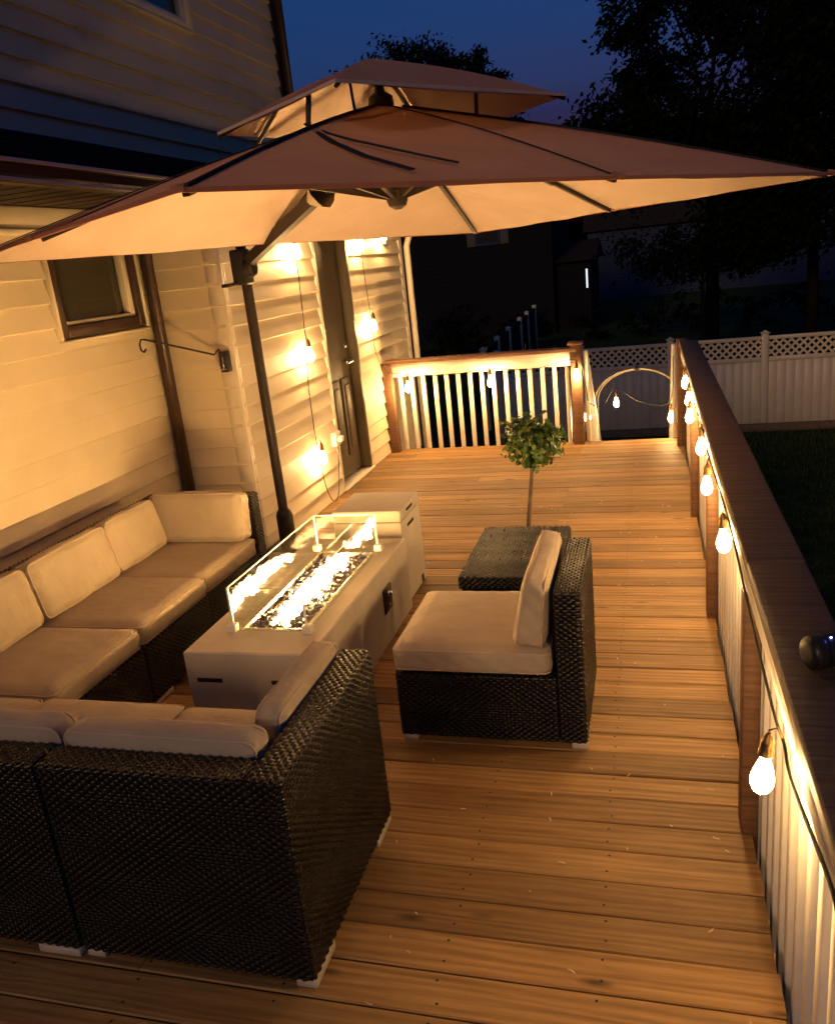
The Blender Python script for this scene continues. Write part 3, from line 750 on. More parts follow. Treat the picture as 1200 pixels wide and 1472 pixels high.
def corner(name, label, loc, rz, group, seed, e1=.24, e2=.105):
    """backs on local +y and +x"""
    rt = empty(name, loc, label, 'sofa module', group, rz)
    w = CORN - .006
    b = MB(); b.bbox(-w / 2, w / 2 - .1, -w / 2, w / 2 - .1, .028, BASEH, .012, 3); sb = b.build('seat_base', 'wicker', rt)
    weave_box('weave', rt, sb, -w / 2, w / 2 - .1, -w / 2, w / 2 - .1, .032, BASEH, ('-y', '-x'), seed)
    b = MB(); b.bbox(-w / 2, w / 2, w / 2 - .098, w / 2, .028, BACKH, .014, 3); b.bbox(w / 2 - .098, w / 2, -w / 2, w / 2 - .09, .028, BACKH - .0015, .014, 3); br = b.build('backrest', 'wicker', rt)
    wb = weave_box('weave', rt, br, -w / 2, w / 2, w / 2 - .098, w / 2, .032, BACKH, ('tx', '+y', '-x'), seed + 3)
    wb = weave_box('weave', rt, br, w / 2 - .098, w / 2, -w / 2, w / 2 - .098, .032, BACKH - .0015, ('ty', '-y'), seed + 5)
    wb = weave_box('weave', rt, br, w / 2 - .098, w / 2, -w / 2, w / 2, .032, BACKH - .0015, ('+x',), seed + 6)
    sd = w - .112
    add_cushion(rt, 'seat_cushion', sd, sd, SEATH, Matrix.Translation((-w / 2 + sd / 2 - .003, -w / 2 + sd / 2 - .003, BASEH + .001)), None, seed, .032, .008)
    T = Matrix.Translation(((e1 - .347) / 2, w / 2 - .186, BASEH + SEATH + .008)) @ Matrix.Rotation(R(-9), 4, 'X')
    add_cushion(rt, 'back_cushion', e1 + .347, .12, .27, T, .72, seed + 1, .034, .010)
    T = Matrix.Translation((w / 2 - .186, (e2 - .347) / 2, BASEH + SEATH + .008)) @ Matrix.Rotation(R(-90), 4, 'Z') @ Matrix.Rotation(R(-9), 4, 'X')
    add_cushion(rt, 'back_cushion', e2 + .347, .12, .27, T, .72, seed + 2, .034, .010)
    feet(rt, w, w)
    return rt
SG = 'modules of the dark wicker sectional'
# near row: backs towards the camera (local +y -> world -y : rz = 180)
NX1 = -.868; NY0 = 1.53
corner('corner_sofa', 'dark wicker corner seat closest to the camera, seen from behind', (NX1 - CORN / 2, NY0 + CORN / 2, 0), R(-90), SG, 11, .105, .24)
armless('armless_sofa', 'armless wicker seat seen from behind, left of the closest corner seat', (NX1 - CORN - MODW / 2, NY0 + MODD / 2, 0), R(180), SG, 21)
# left row: back towards the house (local +y -> world -x : rz = 90)
LX0 = -2.885; LY1 = 4.15
corner('corner_sofa', 'wicker corner seat at the far end, by the cream corner board and umbrella pole', (LX0 + CORN / 2, LY1 - CORN / 2, 0), 0.0, SG, 31).scale = (-1, 1, 1)
armless('armless_sofa', 'armless wicker seat along the house wall, next to the far corner seat', (LX0 + MODD / 2, LY1 - CORN - MODW / 2, 0), R(90), SG, 41)
armless('armless_sofa', 'armless wicker seat along the house wall, facing the front end of the fire table', (LX0 + MODD / 2, LY1 - CORN - MODW * 1.5, 0), R(90), SG, 51)
corner('corner_sofa', 'wicker corner seat joining the wall row and near row at the left edge', (LX0 + CORN / 2, NY0 + CORN / 2, 0), R(180), SG, 61)
# the single armless chair facing the fire (back at +x : rz = -90)
armless('armless_chair', 'lone armless wicker chair with beige cushions on the open deck right of the fire table', (-.607, 2.998, 0), R(-90), SG, 71, (('-y', '+x', '-x'), ('tx', '+y', '+x', '-x')))

# wicker side table
tb = empty('side_table', (-.634, 3.745, 0), 'low square wicker table behind the lone armless chair', 'table')
b = MB(); b.bbox(-.222, .227, -.355, .355, .36, .42, .012, 3); tt_ = b.build('table_top', 'wicker', tb); weave_box('weave', tb, tt_, -.222, .227, -.355, .355, .362, .42, ('tx', '-y', '-x', '+x'), 5)
b = MB(); b.bbox(-.212, .217, -.345, .345, .03, .359, .012, 3); tt_ = b.build('table_base', 'wicker', tb); weave_box('weave', tb, tt_, -.212, .217, -.345, .345, .034, .357, ('-y', '-x', '+x'), 6)
for sx in (-1, 1):
    for sy in (-1, 1):
        b = MB(); b.bbox(sx * .15 - .06, sx * .15 + .06, sy * .31 - .03, sy * .31 + .03, 0, .029, .004, 1); b.build('foot', 'footblock', tb)

# fire table
FX0, FX1, FYa, FYb, FZ = -1.83, -1.275, 2.64, 3.995, .40
FC = Vector(((FX0 + FX1) / 2, (FYa + FYb) / 2, 0))
ft = empty('fire_table', FC, 'long grey concrete fire table burning between the sofas', 'fire table')
def pb(mb, name, m, parent=None): mb.v = [q - FC for q in mb.v]; return mb.build(name, m, parent if parent is not None else ft)
GX0, GX1, GY0, GY1 = -1.70, -1.36, 2.83, 3.80
TX0, TX1, TY0, TY1 = GX0 + .022, GX1 - .022, GY0 + .022, GY1 - .022
b = MB()
b.bbox(FX0, FX1, FYa, TY0, 0.0, FZ, .006, 2); b.bbox(FX0, FX1, TY1, FYb, 0, FZ, .006, 2)
b.v = []; b.f = []; b.sm = []; b.mi = []; b.uv = []
# one casting: outer shell with the burner opening
def ringtop(mb):
    o = [(FX0, FYa), (FX1, FYa), (FX1, FYb), (FX0, FYb)]; i = [(TX0, TY0), (TX1, TY0), (TX1, TY1), (TX0, TY1)]
    e = .006
    oi = [(FX0 + e, FYa + e), (FX1 - e, FYa + e), (FX1 - e, FYb - e), (FX0 + e, FYb - e)]
    for k in range(4):
        l = (k + 1) % 4
        mb.face([(*o[k], 0.0), (*o[l], 0.0), (*o[l], FZ - e), (*o[k], FZ - e)])
        mb.face([(*o[k], FZ - e), (*o[l], FZ - e), (*oi[l], FZ), (*oi[k], FZ)])
        mb.face([(*oi[k], FZ), (*oi[l], FZ), (*i[l], FZ), (*i[k], FZ)])
        mb.face([(*i[k], FZ), (*i[l], FZ), (*i[l], FZ - .12), (*i[k], FZ - .12)])
    mb.face([(*q, FZ - .12) for q in i]); mb.face([(*q, 0.0) for q in o[::-1]])
ringtop(b); pb(b, 'body', 'concrete')
b = MB()   # steel burner tray rim
e = .014
for a in ((TX0, TX0 + e, TY0, TY1), (TX1 - e, TX1, TY0, TY1), (TX0 + e, TX1 - e, TY0, TY0 + e), (TX0 + e, TX1 - e, TY1 - e, TY1)):
    b.bbox(a[0] + .0008, a[1] - .0008, a[2] + .0008, a[3] - .0008, FZ - .10, FZ + .004, .002, 1)
b.box(TX0 + e, TX1 - e, TY0 + e, TY1 - e, FZ - .085, FZ - .075)
pb(b, 'burner_tray', 'metal')
b = MB()   # fire glass
for k in range(2600):
    x = rnd.uniform(TX0 + e + .01, TX1 - e - .01); y = rnd.uniform(TY0 + e + .01, TY1 - e - .01)
    hmound = -.03 + .018 * (1 - ((x - (TX0 + TX1) / 2) / .16) ** 2) + .012 * noise.noise(Vector((x * 9, y * 9, 0)))
    s = rnd.uniform(.006, .0135); z = FZ + hmound + rnd.uniform(-.012, .004)
    Rm = Matrix.Rotation(rnd.uniform(0, 6.28), 3, Vector((rnd.gauss(0, 1), rnd.gauss(0, 1), rnd.gauss(0, 1))).normalized())
    pts = [Vector((sx, sy, sz)) for sx in (-1, 1) for sy in (-1, 1) for sz in (-1, 1)]
    pts = [Vector((x, y, z)) + Rm @ Vector((q.x * s * rnd.uniform(.6, 1.1), q.y * s * rnd.uniform(.6, 1.1), q.z * s * rnd.uniform(.4, .9))) for q in pts]
    b.add(pts, [(0, 1, 3, 2), (4, 6, 7, 5), (0, 4, 5, 1), (2, 3, 7, 6), (0, 2, 6, 4), (1, 5, 7, 3)])
b.box(TX0 + e, TX1 - e, TY0 + e, TY1 - e, FZ - .06, FZ - .045)
tag(pb(b, 'fire_glass', 'stones'), kind='stuff')
# flames: a ragged line of tongues over the burner pipe
b = MB(); XC = (TX0 + TX1) / 2
for k in range(110):
    y = TY0 + .07 + (TY1 - TY0 - .14) * (k + rnd.uniform(-.4, .4)) / 109; x = XC + .012 * math.sin(k * .35) + rnd.gauss(-.005, .019)
    t = (y - TY0) / (TY1 - TY0); hgt = rnd.choice((1, 1, 1.15, 1.35)) * rnd.uniform(.032, .044) * (0.75 + .5 * math.sin(t * 3.0))
    rad = rnd.uniform(.010, .018); lx, ly = rnd.gauss(0, .008), rnd.gauss(.03, .02); ph = rnd.uniform(0, 6.28)
    nr, ns = 7, 7; base = len(b.v)
    for i in range(ns + 1):
        q = i / ns; rr_ = rad * (math.sin(math.pi * min(1, .18 + q * .82)) ** .8) * (1 - q) ** .35 + .0006
        cx = x + lx * q * q + .008 * math.sin(q * 7 + ph); cy = y + ly * q * q + .010 * math.cos(q * 6 + ph)
        for j in range(nr): b.v.append(Vector((cx + rr_ * .8 * math.cos(6.2832 * j / nr), cy + rr_ * 2.6 * math.sin(6.2832 * j / nr), FZ - .028 + hgt * q)))
    for i in range(ns):
        for j in range(nr):
            b.f.append([base + i * nr + j, base + i * nr + (j + 1) % nr, base + (i + 1) * nr + (j + 1) % nr, base + (i + 1) * nr + j]); b.sm.append(True); b.mi.append(0)
            b.uv.append([(j / nr, i / ns), ((j + 1) / nr, i / ns), ((j + 1) / nr, (i + 1) / ns), (j / nr, (i + 1) / ns)])
pb(b, 'flame', 'flame')
# glass wind guard
GH = .192; gt = .006
def pane(x0, x1, y0, y1):
    b = MB(); b.box(x0, x1, y0, y1, FZ + .003, FZ + .003 + GH)
    p = pb(b, 'glass_pane', 'glass')
    b = MB()
    b.box(x0 - .0006, x1 + .0006, y0 - .0006, y1 + .0006, FZ + .003 + GH, FZ + .003 + GH + .0022)
    if x1 - x0 > y1 - y0:
        for xx in (x0, x1): b.box(xx - .0014, xx + .0014, y0 - .0006, y1 + .0006, FZ + .004, FZ + GH + .0025)
    else:
        for yy in (y0, y1): b.box(x0 - .0006, x1 + .0006, yy - .0014, yy + .0014, FZ + .004, FZ + GH + .0025)
    pb(b, 'pane_edge', 'gedge', p)
pane(GX0, GX0 + gt, GY0, GY1); pane(GX1 - gt, GX1, GY0, GY1)
pane(GX0 + gt + .001, GX1 - gt - .001, GY0, GY0 + gt); pane(GX0 + gt + .001, GX1 - gt - .001, GY1 - gt, GY1)
for x in (GX0, GX1):
    for y in (GY0, GY1):
        b = MB(); b.bbox(x - .02, x + .02, y - .02, y + .02, FZ + .0005, FZ + .036, .005, 2); pb(b, 'corner_clip', 'white')
for x0, x1 in ((-1.79, -1.675), (-1.46, -1.345)):
    b = MB(); b.bbox(x0, x1, FYa - .003, FYa + .03, .264, .284, .004, 2); pb(b, 'hand_slot', 'dark')  # near-black block stands in for the shade inside the slot
cp = MB(); cp.bbox(FX1 - .01, FX1 + .006, 3.535, 3.66, .155, .285, .004, 1); cpo = pb(cp, 'control_panel', 'bronze')
b = MB(); TX = Matrix.Translation((FX1 + .006, 3.60, .245)) @ Matrix.Rotation(R(90), 4, 'Y'); b.lathe([(.018, 0), (.018, .004), (.014, .016), (.01, .02)], 14, TX)
b.lathe([(.008, 0), (.008, .006), (.006, .008)], 12, Matrix.Translation((FX1 + .006, 3.60, .19)) @ Matrix.Rotation(R(90), 4, 'Y')); b.v = [q - FC for q in b.v]; b.build('knob', 'metal', cpo)

# tank box behind the fire table
BX0, BX1, BYa, BYb, BZ = -1.695, -1.306, 4.045, 4.425, .535
bxo = empty('tank_box', ((BX0 + BX1) / 2, (BYa + BYb) / 2, 0), 'square grey concrete tank box with handle slots behind the fire table', 'tank cover')
BO = Vector(bxo.location)
def bb(mb, name, m): mb.v = [q - BO for q in mb.v]; return mb.build(name, m, bxo)
b = MB(); b.bbox(BX0, BX1, BYa, BYb, .0, .466, .005, 2); bb(b, 'body', 'concrete')
b = MB(); b.bbox(BX0 - .001, BX1 + .001, BYa - .001, BYb + .001, .469, BZ, .006, 2); bb(b, 'lid', 'concrete')
b = MB(); b.box(BX0 + .006, BX1 - .006, BYa + .006, BYb - .006, .465, .470); bb(b, 'seam', 'dark')
for z in (.503, .415):
    b = MB(); b.bbox(BX1 - .02, BX1 + .003, 4.16, 4.29, z - .012, z + .012, .008, 2); bb(b, 'hand_slot', 'dark')  # slot shade put in as a near-black block, not a hollow
b = MB(); b.bbox(BX1 - .02, BX1 + .003, 4.33, 4.38, 0.002, .05, .006, 2); bb(b, 'hose_notch', 'dark')  # near-black block in place of a shaded hollow

# potted standard tree behind the side table
tp = empty('topiary_tree', (-.66, 4.36, 0), 'small round topiary tree with a slender stem standing behind the wicker table', 'potted tree')
b = MB(); b.lathe([(.085, 0), (.10, .02), (.115, .16), (.125, .20), (.118, .205), (.105, .19)], 24); b.lathe([(.105, .175), (.06, .18), (.02, .182)], 24); sharp(b.build('pot', 'pot', tp), 40)
b = MB(); b.tube([(0, 0, .17), (-.008, 0, .30), (.004, .004, .42), (.02, 0, .55), (.035, 0, .66), (.048, 0, .74)], [.015, .013, .0115, .0105, .010, .008], 10)
for k in range(14):
    a = k * 2.4; r_ = rnd.uniform(.08, .17); z0 = rnd.uniform(.66, .76); p0 = Vector((.036 + (z0 - .66) * .14, 0, z0)); p1 = Vector((.05 + r_ * math.cos(a), r_ * math.sin(a), .80 + rnd.uniform(-.10, .12)))
    b.tube([p0, (p0 + p1) / 2 + Vector((0, 0, -.015)), p1], [.005, .0035, .0015], 5)
tk = b.build('trunk', 'bark', tp)
b = MB(); CC = Vector((.05, 0, .815))
def leaf(mb, p, nrm, L, W, fold=.25):
    nrm = nrm.normalized(); a = nrm.orthogonal().normalized(); a = Matrix.Rotation(rnd.uniform(0, 6.28), 3, nrm) @ a; c = nrm.cross(a)
    tip = p + a * L - nrm * L * .18; m1 = p + a * L * .45 - nrm * .0
    l = p + a * L * .42 + c * W + nrm * W * fold; r_ = p + a * L * .42 - c * W + nrm * W * fold
    l2 = p + a * L * .75 + c * W * .7 + nrm * W * fold * .5; r2 = p + a * L * .75 - c * W * .7 + nrm * W * fold * .5; m2 = p + a * L * .75 - nrm * L * .06
    i = len(mb.v); mb.v += [p, l, m1, r_, l2, m2, r2, tip]
    for f in ((0, 2, 1), (0, 3, 2), (1, 2, 5, 4), (2, 3, 6, 5), (4, 5, 7), (5, 6, 7)):
        mb.f.append([i + q for q in f]); mb.sm.append(True); mb.mi.append(0); mb.uv.append(None)
clumps = [(Vector((rnd.gauss(0, 1), rnd.gauss(0, 1), rnd.gauss(0, 1))).normalized(), rnd.uniform(.65, 1.12)) for _ in range(46)]
for dr, q in clumps:
    c = CC + Vector((dr.x * .138, dr.y * .138, dr.z * .115)) * q
    for k in range(24):
        p = c + Vector((rnd.gauss(0, .028), rnd.gauss(0, .028), rnd.gauss(0, .022)))
        leaf(b, p, (p - CC).normalized() * .8 + Vector((rnd.gauss(0, .5), rnd.gauss(0, .5), rnd.gauss(.3, .5))), rnd.uniform(.026, .046), rnd.uniform(.009, .015))
b.build('crown', 'leaf', tk)

# ================================================================ UMBRELLA
def fix_up(mb):
    for k, f in enumerate(mb.f):
        a, c, d = (mb.v[q] for q in f[:3])
        if (c - a).cross(d - c).z < 0: mb.f[k] = f[::-1]
UB = Vector((-2.33, 4.76, 0))
um = empty('cantilever_umbrella', UB, 'large square taupe cantilever umbrella with a double top over the seating', 'umbrella')
def ub(mb, name, m, parent=None): mb.v = [q - UB for q in mb.v]; return mb.build(name, m, parent if parent is not None else um)
Nc, Rc, Fc, Lc = Vector((-1.116, 1.97, 2.026)), Vector((.773, 4.08, 1.972)), Vector((-1.126, 5.91, 1.949)), Vector((-2.96, 3.16, 1.99))
APX = Vector((-1.13, 3.90, 2.485))
tips = [Nc, Nc.lerp(Rc, .545) + Vector((.006, -.006, 0)), Rc, (Rc + Fc) / 2, Fc, (Fc + Lc) / 2, Lc, (Lc + Nc) / 2]
tips[1].z = 2.0; tips[5].z += .012
def canopy_pt(i, s, t):
    """panel between rib i and i+1: s 0..1 across, t 0 (apex) .. 1 (edge)"""
    a = APX.lerp(tips[i], t); c = APX.lerp(tips[(i + 1) % 8], t)
    P = a.lerp(c, s)
    P.z -= 0.030 * math.sin(math.pi * s) * math.sin(math.pi * min(t, 1) * .96)   # cloth sags between ribs
    P += Vector((0, 0, 1)) * (.007 * noise.noise(P * 3.1) + .0035 * noise.noise(P * 9)) * min(1, 4 * s * (1 - s)) * min(1, t * 3)
    P.z += 0.02 * math.sin(math.pi * t)                                                   # ribs bow up a little
    return P
b = MB(); nt_, ns_ = 18, 10
for i in range(8):
    vent = i in (4, 5, 6)
    t0 = .30 if vent else .02
    vs = [canopy_pt(i, s / ns_, t0 + (1 - t0) * t / nt_) for t in range(nt_ + 1) for s in range(ns_ + 1)]
    fs = [(t * (ns_ + 1) + s, (t + 1) * (ns_ + 1) + s, (t + 1) * (ns_ + 1) + s + 1, t * (ns_ + 1) + s + 1) for t in range(nt_) for s in range(ns_)]
    b.add(vs, fs, True)
fix_up(b)
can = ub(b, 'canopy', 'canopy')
b = MB()   # hem round the edge, with its tip pockets
for i in range(8):
    p, q = tips[i], tips[(i + 1) % 8]
    b.bar(p + Vector((0, 0, .003)), q + Vector((0, 0, .003)), .006, .013)
b.v = [q - UB for q in b.v]; b.build('hem', 'canopy_piece', can)
for i in range(8):
    d = (tips[i] - APX).normalized(); p = tips[i]
    b = MB(); L_ = .15 if i == 7 else .035
    b.bar(p - d * L_ + Vector((0, 0, .006)), p + d * .010 + Vector((0, 0, .006)), .045 if i == 7 else .026, .016)
    b.v = [q - UB for q in b.v]; b.build('tip_pocket', 'canopy_piece', can)
b = MB()   # seams along the ribs
for i in range(8):
    pts = [canopy_pt(i, 0, .30 + .68 * k / 12 if i in (4, 5, 6) else .05 + .93 * k / 12) + Vector((0, 0, .004)) for k in range(13)]
    b.tube(pts, .0055 if i in (0, 2) else .0025, 5)
b.v = [q - UB for q in b.v]; b.build('seam', 'strap', can)
# upper tier
UA = Vector((-1.13, 3.87, 2.665)); up = [Vector((-1.023, 3.0, 2.422)), Vector((-.33, 4.02, 2.425)), Vector((-1.13, 4.78, 2.42)), Vector((-1.74, 3.49, 2.40))]
b = MB()
for i in range(4):
    p, q = up[i], up[(i + 1) % 4]
    vs = []
    for t in range(11):
        for s in range(11):
            P = UA.lerp(p, t / 10).lerp(UA.lerp(q, t / 10), s / 10); P.z += .02 * math.sin(math.pi * t / 10) - .012 * math.sin(math.pi * s / 10) * t / 10; vs.append(P)
    b.add(vs, [(t * 11 + s, (t + 1) * 11 + s, (t + 1) * 11 + s + 1, t * 11 + s + 1) for t in range(10) for s in range(10)], True)
fix_up(b)
for i in range(4):
    p, q = up[i], up[(i + 1) % 4]
    b.bar(p + Vector((0, 0, .002)), q + Vector((0, 0, .002)), .005, .012)
ut = ub(b, 'upper_canopy', 'canopy')
b = MB()
for i in range(4):
    b.tube([UA.lerp(up[i], t / 8) + Vector((0, 0, .02 * math.sin(math.pi * t / 8) - .014)) for t in range(9)], .008, 6)
for s, t, q in ((0, .44, .92), (2, .22, .53), (6, .30, .62), (4, .30, .62)):
    base = APX.lerp(tips[s], t); top = UA.lerp(up[s // 2], q)
    if s == 0: base = Vector((-1.20, 3.14, 2.30)); top = Vector((-1.195, 3.18, 2.435))
    b.bar(base, top + Vector((0, 0, -.006)), .015, .015, (1, 0, 0))
b.bar(Vector((-1.19, 3.70, 2.44)), Vector((-1.19, 3.66, 2.61)), .010, .010, (1, 0, 0))
b.v = [q - UB for q in b.v]; b.build('upper_strut', 'bronze', ut)
# ribs, hub and struts
HB = Vector((-1.10, 3.90, 2.088))
for i in range(8):
    b = MB(); pts = [APX.lerp(tips[i], t / 10) + Vector((0, 0, .02 * math.sin(math.pi * t / 10) - .020 + .008 * (t / 10) ** 2)) for t in range(11)]
    pts[-1] = pts[-2].lerp(pts[-1], .8)
    for k, (p, q) in enumerate(zip(pts, pts[1:])): b.bar(p, q, .020, .028 if k < 7 else .018)
    rb_ = ub(b, 'rib', 'bronze')
    b = MB(); b.bar(HB + (pts[4] - HB).normalized() * .03, pts[4] - Vector((0, 0, .01)), .020, .032); b.v = [q - UB for q in b.v]; b.build('strut', 'bronze', rb_)
b = MB(); b.tube([HB + Vector((0, 0, -.02)), Vector((-1.13, 3.88, 2.62))], .022, 12)
b.lathe([(.015, -.05), (.04, -.035), (.05, -.01), (.045, .03), (.025, .045)], 16, Matrix.Translation(HB))
b.lathe([(.02, -.02), (.06, -.01), (.055, .03), (.025, .05)], 16, Matrix.Translation(APX + Vector((0, 0, .0))))
sharp(ub(b, 'hub', 'bronze'))
# pole, joint, arm, crank, base
PT = Vector((-2.352, 4.78, 2.10))
b = MB(); b.tube([(-2.33, 4.76, .07), PT], .032, 14); b.lathe([(.04, 0), (.04, .015), (.03, .03)], 14, Matrix.Translation(PT)); b.lathe([(.055, .06), (.055, .30), (.045, .33), (.036, .34)], 16, Matrix.Translation(UB)); sharp(ub(b, 'pole', 'bronze'))
PV = Vector((-2.345, 4.745, 1.878))
b = MB(); b.bbox(-.048, .048, -.055, .05, -.105, .10, .014, 3, T=Matrix.Translation(PV + Vector((0, -.005, 0)))); b.lathe([(.045, -.03), (.055, -.02), (.055, .02), (.045, .03)], 18, Matrix.Translation(PV + Vector((.065, -.03, -.01))) @ Matrix.Rotation(R(90), 4, 'Y')); sharp(ub(b, 'joint', 'black'))
b = MB(); b.tube([PV + Vector((-.02, -.06, -.09)), PV + Vector((-.04, -.10, -.098)), PV + Vector((-.10, -.10, -.100))], .011, 8); ub(b, 'crank_handle', 'black')
AE = Vector((-1.575, 4.10, 2.151)); b = MB(); b.bar(PV + Vector((.05, -.03, .02)), AE, .042, .062); b.bar(AE, AE.lerp(Vector((-1.13, 3.92, 2.30)), .95), .030, .04); ub(b, 'arm', 'bronze')
b = MB(); dA = (AE - PV).normalized()
vs = []
for k, (r0, off) in enumerate(((.036, -.02), (.052, .03), (.075, .085))):
    for j in range(12): a = 2 * math.pi * j / 12; u_ = dA.orthogonal().normalized(); v_ = dA.cross(u_); vs.append(AE + dA * off + (u_ * math.cos(a) + v_ * math.sin(a)) * r0 * (1 + .12 * math.sin(3 * a + k)))
b.add(vs, [(k * 12 + j, k * 12 + (j + 1) % 12, (k + 1) * 12 + (j + 1) % 12, (k + 1) * 12 + j) for k in range(2) for j in range(12)], True); ub(b, 'arm_sleeve', 'cushion')
b = MB()
for (x0, x1, y0, y1) in ((-2.50, -2.33, 4.40, 4.71), (-2.325, -2.0, 4.40, 4.71), (-2.50, -2.33, 4.715, 5.08), (-2.325, -2.0, 4.715, 5.08)): b.bbox(x0, x1, y0, y1, .0, .065, .02, 3)
ub(b, 'base_plate', 'black')
# tie straps hanging over the near slope
def on_near(px, py):   # point of the near pane (between ribs 0 and 1) above (x, y)
    n = (tips[0] - APX).cross(tips[1] - APX); z = APX.z - (n.x * (px - APX.x) + n.y * (py - APX.y)) / n.z
    return Vector((px, py, z + .012))
def strap(pts, wd):
    b = MB(); P = [on_near(*q) for q in pts]
    n = ((tips[0] - APX).cross(tips[1] - APX)).normalized(); n = n if n.z > 0 else -n
    for p, q in zip(P, P[1:]): b.bar(p, q + (q - p) * .03, wd, .005, n)
    o = ub(b, 'tie_strap', 'strap'); return o
strap([(-1.174, 3.071), (-1.10, 2.955), (-.997, 2.83), (-.85, 2.70), (-.77, 2.665), (-.687, 2.63)], .026)
strap([(-1.150, 3.035), (-1.06, 2.97), (-.96, 2.925), (-.827, 2.895), (-.70, 2.868), (-.589, 2.851)], .014)

# ================================================================ STRING LIGHTS
BPROF = [(a * .86, c * .86) for a, c in [(.010, .0), (.013, -.006), (.016, -.018), (.022, -.036), (.029, -.058), (.0325, -.080), (.031, -.098), (.024, -.114), (.013, -.124), (.003, -.128)]]
SPROF = [(.004, .062), (.008, .058), (.012, .048), (.0165, .040), (.0175, .036), (.0175, .012), (.019, .010), (.019, .0), (.015, -.004)]
bulb_me = None
def light_string(name, label, cord_pts, bulbs, size=1.0):
    """bulbs: positions of the bulb centre; a short lead runs from the cord to each socket"""
    o0 = Vector(cord_pts[0]); rt = empty(name, o0, label, 'string lights', 'strings of filament bulbs')
    b = MB()
    P = [Vector(p) - o0 for p in cord_pts]; fine = []
    for i in range(len(P) - 1):
        a = P[max(0, i - 1)]; p = P[i]; q = P[i + 1]; c = P[min(len(P) - 1, i + 2)]
        for k in range(8):
            t = k / 8; fine.append(.5 * ((2 * p) + (q - a) * t + (2 * a - 5 * p + 4 * q - c) * t * t + (3 * p - a - 3 * q + c) * t ** 3))
    fine.append(P[-1]); b.tube(fine, .0038, 6); b.build('cord', 'cord', rt)
    rt_ = random.Random(len(label))
    for p, tilt in bulbs:
        tilt = (tilt[0] + rt_.gauss(0, .06), tilt[1] + rt_.gauss(0, .03))
        p = Vector(p) - o0
        T = Matrix.Translation(p + Vector((0, 0, .072))) @ Matrix.Rotation(tilt[0], 4, 'X') @ Matrix.Rotation(tilt[1], 4, 'Y') @ Matrix.Scale(size, 4)
        b = MB(); b.lathe(SPROF, 14)
        near = min(fine, key=lambda q: (q - (p + Vector((0, 0, .16)))).length)
        loc = T.inverted() @ near
        b.tube([(0, 0, .058), (0, 0, .058 + .012), loc.lerp(Vector((0, 0, .09)), .5) + Vector((0, 0, .01)), loc], .003, 6)
        s = b.build('socket', 'brass', rt); s.matrix_local = T; sharp(s, 40)
        b = MB(); b.lathe(BPROF, 18); g = b.build('bulb', 'bulb', s); g.location = (0, 0, -.003)
    return rt
z0 = (0.0, 0.0)
light_string('string_light', 'string of bulbs looping down the siding left of the door to the outlet',
    [(-2.44, 5.88, 2.24), (-2.46, 5.88, 2.10), (-2.47, 5.885, 1.75), (-2.47, 5.86, 1.40), (-2.465, 5.845, 1.30), (-2.50, 5.86, 1.0), (-2.50, 5.85, .70), (-2.49, 5.84, .52), (-2.48, 5.87, .20), (-2.46, 5.95, .03), (-2.47, 6.10, .06), (-2.48, 6.20, .25), (-2.47, 6.235, .46)],
    [((-2.45, 5.878, 1.945), (math.pi * .02, .03)), ((-2.452, 5.852, 1.204), (.05, -.05)), ((-2.452, 5.832, .412), z0)])
light_string('string_light', 'string of bulbs hanging down the siding right of the door to the rail',
    [(-2.42, 5.95, 2.25), (-2.42, 6.7, 2.22), (-2.44, 7.36, 2.22), (-2.46, 7.38, 2.08), (-2.47, 7.41, 1.75), (-2.47, 7.45, 1.40), (-2.465, 7.455, 1.34), (-2.49, 7.52, 1.10), (-2.49, 7.62, .93), (-2.44, 7.70, .80)],
    [((-2.45, 7.363, 1.985), z0), ((-2.452, 7.465, 1.262), (.03, 0)), ((-2.44, 8.05, 2.06), z0)])
light_string('string_light', 'string of bulbs strung under the far railing and across the stair opening',
    [(-2.44, 7.715, .80), (-2.247, 7.69, .775), (-1.85, 7.69, .745), (-1.441, 7.69, .775), (-1.05, 7.69, .745), (-.645, 7.69, .80), (-.575, 7.80, .55), (-.55, 7.90, .36), (-.45, 8.4, .25), (-.346, 9.0, .30), (-.1, 8.6, .22), (.17, 7.95, .32), (.20, 7.55, .80)],
    [((-2.247, 7.68, .642), z0), ((-1.441, 7.68, .645), z0), ((-.642, 7.68, .653), z0), ((-.575, 7.90, .224), z0), ((-.346, 9.0, .139), z0), ((.185, 7.9, .178), z0)])
def catmull_rail():
    pts = [(.235, 7.45, .83)]
    ys = [7.0, 6.0, 5.4, 5.15, 4.16, 3.66, 2.79, 2.3, 2.079, 1.689, 1.55, 1.45, 1.113, 1.0, .6, .1]
    zs = [.80, .90, .88, .86, .88, .86, .88, .84, .819, .80, .815, .795, .86, .84, .80, .82]
    return pts + [(.243, y, z) for y, z in zip(ys, zs)]
light_string('string_light', 'string of bulbs hung along the inside of the long right railing', catmull_rail(),
    [((.238, 6.05, .785), z0), ((.234, 5.42, .78), z0), ((.228, 5.16, .725), z0), ((.236, 4.16, .775), z0), ((.232, 3.66, .72), z0), ((.228, 2.79, .775), (.05, 0)), ((.213, 1.572, .70), (.02, .03))], .84)

# hooks and small nails on the far rail
for x in (-1.468, -1.106):
    b = MB(); b.tube([(0, 0, 0), (0, .002, .045), (.004, .004, .075)], .0035, 6)
    tag(b.build('rail_nail', 'black', None, (x, 7.77, .904)), 'thin black wire hook standing on the far rail cap', 'hook', 'wire hooks on the far rail')

